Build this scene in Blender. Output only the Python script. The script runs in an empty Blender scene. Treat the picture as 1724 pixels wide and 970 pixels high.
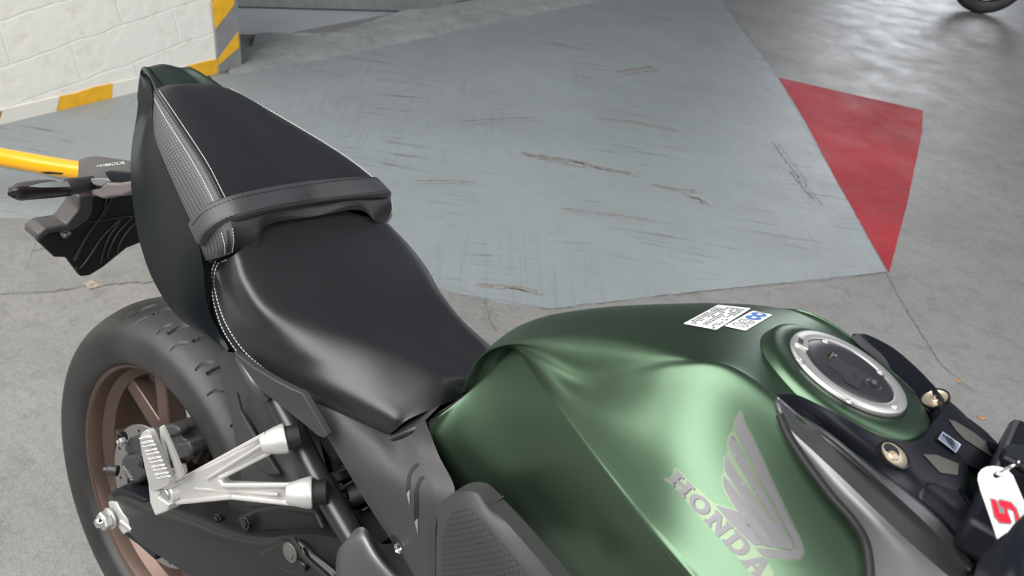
import bpy, bmesh, math, random
from math import sin, cos, pi, radians
from mathutils import Vector, Matrix, Euler
from mathutils.bvhtree import BVHTree
from mathutils.geometry import delaunay_2d_cdt
V = Vector
scene = bpy.context.scene
COL = scene.collection
random.seed(7)

# ------------------------------------------------------------------ camera, light, exposure
LEAN = radians(11)                       # the motorcycle rests on its side stand
LIFT = 0.003
RC = [V((0.76236, 0.60396, 0.23210)), V((0.42239, -0.19287, -0.88561)), V((-0.49016, 0.77331, -0.40220))]
CC = V((0.9637, -0.7110, 1.2953))        # camera place in the motorcycle's own upright frame
F = 1415.4693
BIKE = Matrix.Translation((0, 0, LIFT)) @ Matrix.Rotation(-LEAN, 4, 'X')
camd = bpy.data.cameras.new('camera'); cam = bpy.data.objects.new('camera', camd); COL.objects.link(cam)
rot = Matrix((RC[0], -RC[1], -RC[2])).transposed().to_4x4()
cam.matrix_world = BIKE @ Matrix.Translation(CC) @ rot
camd.sensor_width = 36; camd.lens = F / 1724 * 36
camd.clip_start = 0.02
camd.dof.use_dof = True; camd.dof.focus_distance = 1.0; camd.dof.aperture_fstop = 11
scene.camera = cam
vs = scene.view_settings
vs.view_transform = 'Standard'; vs.look = 'None'; vs.exposure = -0.45; vs.gamma = 1; vs.use_curve_mapping = False

world = bpy.data.worlds.new('world'); scene.world = world; world.use_nodes = True
wn = world.node_tree.nodes; wl = world.node_tree.links
bg = wn['Background']; bg.inputs[1].default_value = 1.0
tc = wn.new('ShaderNodeTexCoord'); sx = wn.new('ShaderNodeSeparateXYZ'); rp = wn.new('ShaderNodeValToRGB')
wl.new(tc.outputs['Generated'], sx.inputs[0]); wl.new(sx.outputs[2], rp.inputs[0]); wl.new(rp.outputs[0], bg.inputs[0])
rp.color_ramp.elements[0].position = 0.0; rp.color_ramp.elements[0].color = (.10, .12, .14, 1)
rp.color_ramp.elements[1].position = 1.0; rp.color_ramp.elements[1].color = (.06, .07, .085, 1)
e = rp.color_ramp.elements.new(.25); e.color = (.10, .12, .145, 1)

def area(name, loc, target, sx_, sy_, power, color=(1, 1, 1)):
    ld = bpy.data.lights.new(name, 'AREA'); ld.shape = 'RECTANGLE'; ld.size = sx_; ld.size_y = sy_
    ld.energy = power; ld.color = color
    o = bpy.data.objects.new(name, ld); COL.objects.link(o)
    o.location = loc; o.rotation_euler = (V(target) - V(loc)).to_track_quat('-Z', 'Y').to_euler()
    return o
# daylight through the opening behind and to the right of the photographer
area('daylight_opening', (-.6, -2.3, 3.9), (.5, -.05, .88), 6.2, 2.8, 660, (1, .985, .96))
# daylight from the entrance ahead of the motorcycle, falling on the white wall and the floor
area('front_daylight', (5.5, -.6, 3.6), (-2.2, 1.0, .2), 4.0, 2.6, 290, (1, .99, .97))
# far entrance whose light skims the floor
area('far_entrance', (-2.3, 13, 2.2), (-.6, 5, 0), 2.0, 2.6, 150, (.93, .96, 1))
area('far_floor_fill', (4.0, 5.0, 5.0), (.5, 5.0, 0), 5.0, 5.0, 270, (.96, .98, 1))  # unseen overhead fill, added to brighten the far concrete floor

# ------------------------------------------------------------------ helpers
def ray(px, py):
    return (RC[0] * ((px - 862) / F) + RC[1] * ((py - 485) / F) + RC[2])
def U(px, py, y=None, x=None, z=None):
    """point of the motorcycle frame seen in that direction, on the plane y (or x, z)"""
    v = ray(px, py)
    if y is not None: t = (y - CC.y) / v.y
    elif x is not None: t = (x - CC.x) / v.x
    else: t = (z - CC.z) / v.z
    return CC + v * t
def UP(px, py, p, n):
    v = ray(px, py); return CC + v * ((p - CC).dot(n) / v.dot(n))
BI3 = BIKE.to_3x3(); CW = BIKE @ CC
def W(px, py, z=0, x=None):
    v = BI3 @ ray(px, py)
    t = (z - CW.z) / v.z if x is None else (x - CW.x) / v.x
    return CW + v * t

_m = {}
def mat(name, color, rough=.5, metal=0., bump=0, bscale=300, var=0., vscale=8, spec=.5, coat=0, trans=0, ior=1.45, bdist=.001, stretch=None, alpha=1):
    if name in _m: return _m[name]
    m = bpy.data.materials.new(name); m.use_nodes = True; nt = m.node_tree; n = nt.nodes; l = nt.links
    b = n['Principled BSDF']
    b.inputs['Base Color'].default_value = (*color, 1); b.inputs['Roughness'].default_value = rough
    b.inputs['Metallic'].default_value = metal; b.inputs['Specular IOR Level'].default_value = spec
    b.inputs['Coat Weight'].default_value = coat; b.inputs['Transmission Weight'].default_value = trans; b.inputs['IOR'].default_value = ior
    b.inputs['Alpha'].default_value = alpha
    t = n.new('ShaderNodeTexCoord')
    src = t.outputs['Object']
    if stretch:
        mp = n.new('ShaderNodeMapping'); mp.inputs['Scale'].default_value = stretch; l.new(src, mp.inputs[0]); src = mp.outputs[0]
    if bump:
        nz = n.new('ShaderNodeTexNoise'); nz.inputs['Scale'].default_value = bscale; nz.inputs['Detail'].default_value = 3
        bp = n.new('ShaderNodeBump'); bp.inputs['Strength'].default_value = bump; bp.inputs['Distance'].default_value = bdist
        l.new(src, nz.inputs[0]); l.new(nz.outputs[0], bp.inputs['Height']); l.new(bp.outputs[0], b.inputs['Normal'])
    if var:
        nz = n.new('ShaderNodeTexNoise'); nz.inputs['Scale'].default_value = vscale; nz.inputs['Detail'].default_value = 6
        r = n.new('ShaderNodeValToRGB'); l.new(src, nz.inputs[0]); l.new(nz.outputs[0], r.inputs[0])
        r.color_ramp.elements[0].position = .3; r.color_ramp.elements[1].position = .7
        r.color_ramp.elements[0].color = (*[c * (1 - var) for c in color], 1); r.color_ramp.elements[1].color = (*[min(1, c * (1 + var)) for c in color], 1)
        l.new(r.outputs[0], b.inputs['Base Color'])
    _m[name] = m
    return m

def obj(name, verts, faces, m=None, parent=None, smooth=True, angle=40, bevel=0, solid=0, soff=-1, seg=2):
    me = bpy.data.meshes.new(name); me.from_pydata([tuple(v) for v in verts], [], faces); me.update()
    bm = bmesh.new(); bm.from_mesh(me)
    bmesh.ops.remove_doubles(bm, verts=bm.verts, dist=1e-6)
    if smooth:
        for f in bm.faces: f.smooth = True
        for ed in bm.edges:
            if len(ed.link_faces) == 2 and ed.calc_face_angle(0) > radians(angle): ed.smooth = False
    bm.to_mesh(me); bm.free()
    o = bpy.data.objects.new(name, me); COL.objects.link(o)
    if m: me.materials.append(m)
    if parent: o.parent = parent
    if solid:
        s = o.modifiers.new('solid', 'SOLIDIFY'); s.thickness = solid; s.offset = soff
    if bevel:
        b = o.modifiers.new('bevel', 'BEVEL'); b.width = bevel; b.segments = seg; b.limit_method = 'ANGLE'; b.angle_limit = radians(35)
        b.harden_normals = False
    return o

def spline(P, n, sharp=()):
    """Catmull-Rom through P, n steps per span, broken at the indices in sharp"""
    out = []; L = len(P)
    for i in range(L - 1):
        p1, p2 = P[i], P[i + 1]
        p0 = P[i - 1] if i > 0 and i not in sharp else p1 * 2 - p2
        p3 = P[i + 2] if i + 2 < L and (i + 1) not in sharp else p2 * 2 - p1
        for k in range(n):
            t = k / n
            out.append(.5 * ((2 * p1) + (p2 - p0) * t + (2 * p0 - 5 * p1 + 4 * p2 - p3) * t * t + (3 * p1 - p0 - 3 * p2 + p3) * t ** 3))
    out.append(P[-1].copy()); return out
def q3(p):
    return p.copy() if isinstance(p, Vector) else U(p[0], p[1], y=p[2])
def net(rows, nu=8, nv=8, sr=(), sc=()):
    R = [spline([q3(p) for p in r], nu, sc) for r in rows]
    cols = [spline([r[j] for r in R], nv, sr) for j in range(len(R[0]))]
    return [[cols[j][i] for j in range(len(cols))] for i in range(len(cols[0]))]
def mir(v): return V((v.x, -v.y, v.z))
def netm(rows, nu=8, nv=8, sr=(), sc=()):
    """a net whose first row lies in the symmetry plane, completed with its mirror image"""
    rows = [[q3(p) for p in r] for r in rows]; k = len(rows) - 1
    full = [[mir(p) for p in r] for r in reversed(rows[1:])] + rows
    return net(full, nu, nv, tuple(k - i for i in sr) + tuple(k + i for i in sr), sc)
def gmesh(G, flip=False):
    h, w = len(G), len(G[0]); vs_ = [v for r in G for v in r]; fs = []
    for i in range(h - 1):
        for j in range(w - 1):
            f = (i * w + j, i * w + j + 1, (i + 1) * w + j + 1, (i + 1) * w + j)
            fs.append(f[::-1] if flip else f)
    return vs_, fs
def orient(vs_, fs, ref=None):
    """make faces look at the camera on average"""
    s = 0
    for f in fs:
        a, b, c = (vs_[k] for k in f[:3]); n = (b - a).cross(c - a); s += n.dot((ref or CC) - a)
    return fs if s > 0 else [tuple(reversed(f)) for f in fs]
def bvh(vs_, fs): return BVHTree.FromPolygons(vs_, fs)
def hit(B, px, py):
    h = B.ray_cast(CC, ray(px, py).normalized())
    if h[0] is None: return None, None
    n = h[1]
    if n.dot(ray(px, py)) > 0: n = -n
    return h[0], n
def merge(parts):
    vs_, fs = [], []
    for a, b in parts:
        k = len(vs_); vs_ += list(a); fs += [tuple(i + k for i in f) for f in b]
    return vs_, fs
def lathe(prof, c, axis, n=64, a0=0, a1=2 * pi, ref=None):
    """profile of (radius, along axis)"""
    axis = V(axis).normalized(); u = (ref or V((1, 0, 0))); u = (u - axis * u.dot(axis)).normalized(); v = axis.cross(u)
    full = abs(a1 - a0 - 2 * pi) < 1e-6; m = n if full else n + 1
    vs_ = [V(c) + axis * h + (u * cos(a0 + (a1 - a0) * k / n) + v * sin(a0 + (a1 - a0) * k / n)) * r for (r, h) in prof for k in range(m)]
    fs = []
    for i in range(len(prof) - 1):
        for k in range(n):
            k2 = (k + 1) % m
            fs.append((i * m + k, i * m + k2, (i + 1) * m + k2, (i + 1) * m + k))
    return vs_, fs
def cyl(p0, p1, r0, r1=None, n=24, ch=.0):
    p0, p1 = V(p0), V(p1); d = p1 - p0; L = d.length; r1 = r0 if r1 is None else r1
    ref = V((0, 0, 1)) if abs(d.normalized().z) < .9 else V((1, 0, 0))
    pr = [(0, 0), (r0 - ch, 0), (r0, ch), (r1, L - ch), (r1 - ch, L), (0, L)]
    return lathe(pr, p0, d, n, ref=ref)
def tube(P, r, n=12, k=6, cap=True):
    P = spline([V(p) for p in P], k) if len(P) > 2 else [V(p) for p in P]
    vs_, fs = [], []; N = len(P); up = None
    rr = r if callable(r) else (lambda t: r)
    for i, p in enumerate(P):
        d = (P[min(i + 1, N - 1)] - P[max(i - 1, 0)]).normalized()
        if up is None: up = V((0, 0, 1)) if abs(d.z) < .9 else V((1, 0, 0))
        a = (up - d * up.dot(d)).normalized(); b = d.cross(a); up = a
        for j in range(n): vs_.append(p + (a * cos(2 * pi * j / n) + b * sin(2 * pi * j / n)) * rr(i / (N - 1)))
    for i in range(N - 1):
        for j in range(n): fs.append((i * n + j, i * n + (j + 1) % n, (i + 1) * n + (j + 1) % n, (i + 1) * n + j))
    if cap: fs.append(tuple(reversed(range(n)))); fs.append(tuple(range((N - 1) * n, N * n)))
    return vs_, fs
def bar(p0, p1, w0, h0, w1=None, h1=None, up=(0, 1, 0)):
    """tapered box from p0 to p1; w across, h along up"""
    p0, p1, up = V(p0), V(p1), V(up); w1 = w0 if w1 is None else w1; h1 = h0 if h1 is None else h1
    d = (p1 - p0).normalized(); s = d.cross(up).normalized(); t = s.cross(d)
    vs_ = [p + s * (w * a / 2) + t * (h * b / 2) for p, w, h in ((p0, w0, h0), (p1, w1, h1)) for a, b in ((-1, -1), (1, -1), (1, 1), (-1, 1))]
    return vs_, [(3, 2, 1, 0), (4, 5, 6, 7), (0, 1, 5, 4), (1, 2, 6, 5), (2, 3, 7, 6), (3, 0, 4, 7)]
def box(c, s, rz=None):
    c = V(c); vs_ = [V((a * s[0] / 2, b * s[1] / 2, d * s[2] / 2)) for d in (-1, 1) for a, b in ((-1, -1), (1, -1), (1, 1), (-1, 1))]
    if rz is not None: vs_ = [rz @ v for v in vs_]
    return [c + v for v in vs_], [(3, 2, 1, 0), (4, 5, 6, 7), (0, 1, 5, 4), (1, 2, 6, 5), (2, 3, 7, 6), (3, 0, 4, 7)]
def ball(c, r, n=12, sc=(1, 1, 1)):
    pr = [(r * sin(pi * k / n), -r * cos(pi * k / n)) for k in range(n + 1)]
    vs_, fs = lathe(pr, (0, 0, 0), (0, 0, 1), 2 * n)
    return [V(c) + V((v.x * sc[0], v.y * sc[1], v.z * sc[2])) for v in vs_], fs
def cdt(polys, step=0, holes=()):
    """constrained fill of 2D outlines; polys list of loops"""
    vv, ee = [], []
    loops = list(polys) + list(holes)
    for lp in loops:
        k = len(vv); pts = []
        for i, p in enumerate(lp):
            q = lp[(i + 1) % len(lp)]; L = math.dist(p, q); m = max(1, int(L / step)) if step else 1
            for j in range(m): pts.append((p[0] + (q[0] - p[0]) * j / m, p[1] + (q[1] - p[1]) * j / m))
        vv += [V(p) for p in pts]; ee += [(k + i, k + (i + 1) % len(pts)) for i in range(len(pts))]
    nb = len(vv)
    def inside(p):
        c = False
        for lp in loops:
            j = len(lp) - 1
            for i in range(len(lp)):
                a, b = lp[i], lp[j]
                if (a[1] > p[1]) != (b[1] > p[1]) and p[0] < (b[0] - a[0]) * (p[1] - a[1]) / (b[1] - a[1]) + a[0]: c = not c
                j = i
        return c
    if step:
        xs = [v.x for v in vv]; ys = [v.y for v in vv]; x = min(xs)
        r = 0
        yy = min(ys)
        while yy < max(ys):
            x = min(xs) + (step / 2 if r % 2 else 0)
            while x < max(xs):
                if inside((x, yy)): vv.append(V((x, yy)))
                x += step
            yy += step * .87; r += 1
    ov, oe, of = delaunay_2d_cdt(vv, ee, [], 0, 1e-5)[:3]
    ff = []
    for f in of:
        cx = sum(ov[k].x for k in f) / len(f); cy = sum(ov[k].y for k in f) / len(f)
        if inside((cx, cy)): ff.append(tuple(f))
    return ov, ff
def decal(name, polys, B, m, parent, off=.0005, step=8, holes=(), solid=0, bevel=0, mirror=False, angle=40):
    """a shape lying on the surface B, its outline given by the directions it is seen in"""
    ov, ff = cdt(polys, step, holes); P = []
    for v in ov:
        h, n = hit(B, v.x, v.y)
        P.append(None if h is None else h + n * off)
    ff = [f for f in ff if all(P[k] is not None for k in f)]
    P = [p or V((0, 0, 0)) for p in P]
    used = sorted({k for f in ff for k in f}); mp = {k: i for i, k in enumerate(used)}
    P = [P[k] for k in used]; ff = [tuple(mp[k] for k in f) for f in ff]
    ff = orient(P, ff)
    if mirror:
        P, ff = merge([(P, ff), ([mir(p) for p in P], [tuple(reversed(f)) for f in ff])])
    return obj(name, P, ff, m, parent, solid=solid, bevel=bevel, angle=angle)
def glyphs(text, spacing=1.0):
    cu = bpy.data.curves.new('t', 'FONT'); cu.body = text; cu.space_character = spacing
    o = bpy.data.objects.new('t', cu); COL.objects.link(o)
    dg = bpy.context.evaluated_depsgraph_get(); me = o.evaluated_get(dg).to_mesh()
    vs_ = [v.co.copy() for v in me.vertices]; fs = [tuple(p.vertices) for p in me.polygons]
    bpy.data.objects.remove(o); 
    x0 = min(v.x for v in vs_); x1 = max(v.x for v in vs_); y0 = min(v.y for v in vs_); y1 = max(v.y for v in vs_)
    return [((v.x - x0) / (x1 - x0), (v.y - y0) / (y1 - y0)) for v in vs_], fs
def text_on(name, text, quad, place, m, parent, spacing=1.0):
    """text in a quad (bottom-left, bottom-right, top-right, top-left) mapped by place(u, v point)"""
    g, fs = glyphs(text, spacing); a, b, c, d = [V(q) for q in quad]
    P = [place(a * (1 - u) * (1 - v) + b * u * (1 - v) + c * u * v + d * (1 - u) * v) for u, v in g]
    return obj(name, P, orient(P, fs), m, parent, smooth=False)
def on(B, off=.0006):
    def f(p):
        h, n = hit(B, p[0], p[1])
        if h is None: h, n = B.find_nearest(CC + ray(p[0], p[1]).normalized() * 1.4)[:2]
        return h + n * off
    return f
def stitches(name, px, B, m, parent, length=.0032, gap=.0016, w=.0010, off=.0004, mirror=False):
    pts = []
    sp = spline([V(p) for p in px], 24)
    for p in sp:
        h, n = hit(B, p.x, p.y)
        if h is not None: pts.append((h + n * off, n))
    parts = []; acc = 0; i = 0; start = None
    # walk along the line
    d = 0; seg = []
    cum = [0]
    for a, b in zip(pts, pts[1:]): cum.append(cum[-1] + (b[0] - a[0]).length)
    def at(s):
        for i in range(len(cum) - 1):
            if cum[i + 1] >= s:
                t = (s - cum[i]) / max(1e-9, cum[i + 1] - cum[i]); return pts[i][0].lerp(pts[i + 1][0], t), pts[i][1]
        return pts[-1]
    s = 0
    while s + length < cum[-1]:
        a, n = at(s); b, _ = at(s + length)
        parts.append(bar(a, b, w, w * .8, up=n)); s += length + gap
    vs_, fs = merge(parts)
    if mirror: vs_, fs = merge([(vs_, fs), ([mir(p) for p in vs_], [tuple(reversed(f)) for f in fs])])
    return obj(name, vs_, fs, m, parent, smooth=False)
def tag(o, label=None, cat=None, group=None, kind=None):
    if label: o['label'] = label
    if cat: o['category'] = cat
    if group: o['group'] = group
    if kind: o['kind'] = kind
    return o
def empty(name, loc=(0, 0, 0)):
    o = bpy.data.objects.new(name, None); COL.objects.link(o); o.location = loc; o.empty_display_size = .1; return o
def both(vs_, fs): return merge([(vs_, fs), ([mir(p) for p in vs_], [tuple(reversed(f)) for f in fs])])

# ------------------------------------------------------------------ materials
M = {}
def floor_mat(name, base, rough, scratches=0., grain=.06, stain=.25, seed=0.):
    m = bpy.data.materials.new(name); m.use_nodes = True; nt = m.node_tree; n = nt.nodes; l = nt.links; b = n['Principled BSDF']
    t = n.new('ShaderNodeTexCoord')
    mp = n.new('ShaderNodeMapping'); mp.inputs['Location'].default_value = (seed, seed * 2, 0); l.new(t.outputs['Object'], mp.inputs[0]); co = mp.outputs[0]
    def noise(s, d=6, src=None, r=.6):
        z = n.new('ShaderNodeTexNoise'); z.inputs['Scale'].default_value = s; z.inputs['Detail'].default_value = d; z.inputs['Roughness'].default_value = r
        l.new(src or co, z.inputs[0]); return z.outputs[0]
    def ramp(f, a, b_, ca, cb):
        r = n.new('ShaderNodeValToRGB'); l.new(f, r.inputs[0]); r.color_ramp.elements[0].position = a; r.color_ramp.elements[1].position = b_
        r.color_ramp.elements[0].color = (*[ca] * 3, 1) if not isinstance(ca, tuple) else (*ca, 1)
        r.color_ramp.elements[1].color = (*[cb] * 3, 1) if not isinstance(cb, tuple) else (*cb, 1); return r.outputs[0]
    def mul(a, b_, f=1.):
        x = n.new('ShaderNodeMix'); x.data_type = 'RGBA'; x.blend_type = 'MULTIPLY'; x.inputs[0].default_value = f
        l.new(a, x.inputs[6]); l.new(b_, x.inputs[7]); return x.outputs[2]
    c = ramp(noise(1.6), .35, .7, tuple(v * (1 - stain * .5) for v in base), tuple(v * (1 + stain * .3) for v in base))
    c = mul(c, ramp(noise(60, 8, r=.75), .3, .7, 1 - grain * 2, 1.0))
    c = mul(c, ramp(noise(14, 8, r=.75), .28, .5, 1 - grain * 2.2, 1.0))
    c = mul(c, ramp(noise(260, 2), .3, .62, 1 - grain * 2.5, 1.0))
    if scratches:
        for i_, (rz, s1, th, st_) in enumerate(((.52, (1.9, 36, 1), .585, 1.), (.74, (2.8, 48, 1), .60, .9), (-.87, (1.1, 70, 1), .54, .2), (-.80, (3.5, 30, 1), .64, .8))):
            mq = n.new('ShaderNodeMapping'); mq.vector_type = 'TEXTURE'; mq.inputs['Rotation'].default_value = (0, 0, rz); mq.inputs['Scale'].default_value = (1 / s1[0], 1 / s1[1], 1)
            l.new(t.outputs['Object'], mq.inputs[0])
            s = ramp(noise(1.0, 5, mq.outputs[0], .75), th, th + .06, 1.0, 1 - scratches * st_)
            mk = n.new('ShaderNodeMapping'); mk.inputs['Location'].default_value = (i_ * 3.7 + 1, i_ * 1.9, 0); l.new(t.outputs['Object'], mk.inputs[0])
            k = ramp(noise(1.1, 2, mk.outputs[0]), .45, .6, 0., 1.)
            x = n.new('ShaderNodeMix'); x.data_type = 'RGBA'; l.new(k, x.inputs[0]); x.inputs[6].default_value = (1, 1, 1, 1); l.new(s, x.inputs[7])
            c = mul(c, x.outputs[2])
    l.new(c, b.inputs['Base Color'])
    l.new(ramp(noise(5, 6), .3, .7, rough - .08, rough + .1), b.inputs['Roughness'])
    bp = n.new('ShaderNodeBump'); bp.inputs['Strength'].default_value = .5; bp.inputs['Distance'].default_value = .004
    l.new(noise(30, 10, r=.8), bp.inputs['Height'])
    bp2 = n.new('ShaderNodeBump'); bp2.inputs['Strength'].default_value = .06; bp2.inputs['Distance'].default_value = .03
    l.new(noise(6, 3), bp2.inputs['Height']); l.new(bp2.outputs[0], bp.inputs['Normal'])
    l.new(bp.outputs[0], b.inputs['Normal'])
    return m
m_floor = floor_mat('floor_concrete', (.31, .306, .297), .44, 0, .15, .30)
m_paint = floor_mat('grey_floor_paint', (.275, .305, .315), .40, .62, .035, .16, 3.)
m_band = floor_mat('old_grey_paint', (.27, .27, .26), .55, 0, .12, .30, 9.)
m_red = floor_mat('red_floor_paint', (.46, .018, .032), .60, 0, .12, .45, 5.)
m_ledge = floor_mat('rough_grey_ledge', (.34, .36, .36), .6, 0, .14, .3, 6.)
m_yellow = mat('yellow_paint', (.78, .42, .02), .45, bump=.2, bscale=60, var=.12, vscale=30)
m_greyp = mat('grey_post_paint', (.22, .225, .225), .5, bump=.2, bscale=60, var=.1, vscale=20)
m_white = mat('white_wall_paint', (.80, .78, .72), .6, bump=.5, bscale=25, var=.05, vscale=9, bdist=.004)
m_board = mat('grey_board', (.36, .385, .41), .45, var=.06, vscale=4, bump=.1, bscale=40)
m_dark = mat('dark_gap', (.03, .028, .025), .9)
m_tank = mat('green_metallic_satin', (.076, .124, .080), .36, .88, bump=.09, bscale=2200, bdist=.0004, var=.05, vscale=1500)
m_cowl = mat('dark_green_black_satin', (.004, .006, .007), .28, 0., bump=.02, bscale=2000, bdist=.0002, spec=.16)
m_cowltop = mat('dark_green_satin', (.055, .075, .066), .36, .7, bump=.02, bscale=2000, bdist=.0002)
m_leather = mat('black_seat_vinyl', (.015, .015, .017), .37, bump=.35, bscale=1100, bdist=.0004, spec=.6)
m_strap = mat('black_strap_vinyl', (.038, .038, .042), .48, bump=.3, bscale=1300, bdist=.0005)
m_thread = mat('pale_thread', (.55, .55, .53), .7)
m_bthread = mat('black_thread', (.01, .01, .01), .6)
m_plastic = mat('black_textured_plastic', (.036, .036, .037), .47, bump=.45, bscale=1500, bdist=.0005)
m_black = mat('satin_black_plastic', (.007, .008, .012), .40, bump=.1, bscale=1500, bdist=.0003, spec=.25)
m_gloss = mat('gloss_black', (.010, .010, .010), .18)
m_deep = mat('deep_black_rubber', (.008, .008, .008), .6)
m_silver = mat('dark_silver_metallic', (.14, .143, .148), .42, .75, bump=.12, bscale=1800, bdist=.0005)
m_alu = mat('cast_aluminium', (.56, .55, .53), .42, .45, bump=.12, bscale=700, bdist=.0004, var=.04, vscale=40)
m_steel = mat('brushed_steel', (.62, .62, .61), .42, .85, bump=.03, bscale=900)
m_chrome = mat('chrome', (.75, .75, .74), .12, 1.)
m_bronze = mat('bronze_wheel', (.145, .10, .082), .38, .60, bump=.05, bscale=900, bdist=.0003)
m_caliper = mat('caliper_grey', (.045, .044, .046), .45, .3, bump=.1, bscale=500)
m_swing = mat('swingarm_satin_black', (.018, .018, .018), .40, .3, bump=.2, bscale=1200, bdist=.0004)
m_tube = mat('frame_satin_black', (.060, .060, .060), .32, .6, bump=.05, bscale=900)
m_lid = mat('cap_lid', (.050, .048, .056), .32, .5)
m_sticker = mat('white_sticker', (.78, .78, .75), .45)
m_ink = mat('grey_ink', (.16, .17, .18), .6)
m_blue = mat('blue_ink', (.05, .14, .42), .5)
m_feather = mat('silver_logo', (.125, .122, .13), .45, .5, bump=.05, bscale=2000)
m_logoedge = mat('pale_green_edge', (.125, .165, .11), .40, .8)
m_tag = mat('white_tag_plastic', (.80, .80, .80), .35)
m_redink = mat('red_ink', (.62, .01, .03), .4)
m_gold = mat('brass', (.55, .38, .18), .28, 1.)
m_clear = mat('clear_acrylic', (.97, .98, .97), .04, trans=1., ior=1.12, alpha=.35)
m_smoke = mat('smoked_lens', (.014, .011, .013), .28)
m_lens = mat('clear_lens', (.22, .24, .235), .15)
m_brown = mat('bracket_grey', (.050, .047, .047), .42)

def tyre_mat():
    m = bpy.data.materials.new('tyre_rubber'); m.use_nodes = True; n = m.node_tree.nodes; l = m.node_tree.links; b = n['Principled BSDF']
    t = n.new('ShaderNodeTexCoord'); z = n.new('ShaderNodeTexNoise'); z.inputs['Scale'].default_value = 9; z.inputs['Detail'].default_value = 7
    r = n.new('ShaderNodeValToRGB'); l.new(t.outputs['Object'], z.inputs[0]); l.new(z.outputs[0], r.inputs[0])
    r.color_ramp.elements[0].position = .35; r.color_ramp.elements[0].color = (.011, .011, .011, 1)
    r.color_ramp.elements[1].position = .68; r.color_ramp.elements[1].color = (.030, .029, .029, 1)
    l.new(r.outputs[0], b.inputs['Base Color']); b.inputs['Roughness'].default_value = .52
    z2 = n.new('ShaderNodeTexNoise'); z2.inputs['Scale'].default_value = 500; bp = n.new('ShaderNodeBump'); bp.inputs['Strength'].default_value = .2; bp.inputs['Distance'].default_value = .0005
    l.new(t.outputs['Object'], z2.inputs[0]); l.new(z2.outputs[0], bp.inputs['Height']); l.new(bp.outputs[0], b.inputs['Normal'])
    return m
m_tyre = tyre_mat()
def pattern_mat(name, base, hi, kind, scale, rough=.55):
    m = bpy.data.materials.new(name); m.use_nodes = True; n = m.node_tree.nodes; l = m.node_tree.links; b = n['Principled BSDF']
    uv = n.new('ShaderNodeUVMap'); mp = n.new('ShaderNodeMapping'); l.new(uv.outputs[0], mp.inputs[0]); mp.inputs['Scale'].default_value = (scale[0], scale[1], 1)
    if kind == 'weave':
        w1 = n.new('ShaderNodeTexWave'); w1.wave_type = 'BANDS'; w1.bands_direction = 'X'; w1.inputs['Scale'].default_value = 1
        w2 = n.new('ShaderNodeTexWave'); w2.wave_type = 'BANDS'; w2.bands_direction = 'Y'; w2.inputs['Scale'].default_value = 1
        l.new(mp.outputs[0], w1.inputs[0]); l.new(mp.outputs[0], w2.inputs[0])
        x = n.new('ShaderNodeMath'); x.operation = 'MULTIPLY'; l.new(w1.outputs['Fac'], x.inputs[0]); l.new(w2.outputs['Fac'], x.inputs[1]); f = x.outputs[0]
    else:
        v = n.new('ShaderNodeTexVoronoi'); v.feature = 'DISTANCE_TO_EDGE'; v.inputs['Randomness'].default_value = .0; v.inputs['Scale'].default_value = 1
        mp2 = n.new('ShaderNodeMapping'); mp2.inputs['Rotation'].default_value = (0, 0, .785); l.new(mp.outputs[0], mp2.inputs[0]); l.new(mp2.outputs[0], v.inputs[0])
        x = n.new('ShaderNodeMath'); x.operation = 'MINIMUM'; x.inputs[1].default_value = .12; l.new(v.outputs[0], x.inputs[0])
        x2 = n.new('ShaderNodeMath'); x2.operation = 'MULTIPLY'; x2.inputs[1].default_value = 8; l.new(x.outputs[0], x2.inputs[0]); f = x2.outputs[0]
    r = n.new('ShaderNodeValToRGB'); l.new(f, r.inputs[0]); r.color_ramp.elements[0].color = (*base, 1); r.color_ramp.elements[1].color = (*hi, 1)
    l.new(r.outputs[0], b.inputs['Base Color']); b.inputs['Roughness'].default_value = rough
    bp = n.new('ShaderNodeBump'); bp.inputs['Strength'].default_value = .6; bp.inputs['Distance'].default_value = .0006
    l.new(f, bp.inputs['Height']); l.new(bp.outputs[0], b.inputs['Normal'])
    return m
m_mesh = pattern_mat('woven_seat_side', (.030, .030, .033), (.13, .128, .14), 'weave', (34, 6))
m_knee = pattern_mat('knee_pad_rubber', (.010, .010, .010), (.030, .029, .029), 'diamond', (34, 34))
def gobj(name, G, m, parent, uv=None, **k):
    vs_, fs = gmesh(G); o2 = orient(vs_, fs); flip = o2 is not fs
    o = obj(name, vs_, o2, m, parent, **k)
    if uv:
        h, w = len(G), len(G[0]); ul = o.data.uv_layers.new(name='UVMap')
        # nearest original grid cell for each vertex (vertex order is kept when nothing was welded)
        for lp in o.data.loops:
            i = lp.vertex_index
            if len(o.data.vertices) == h * w: ul.data[lp.index].uv = ((i % w) / (w - 1) * uv[0], (i // w) / (h - 1) * uv[1])
    return o, bvh(vs_, o2)

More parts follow.
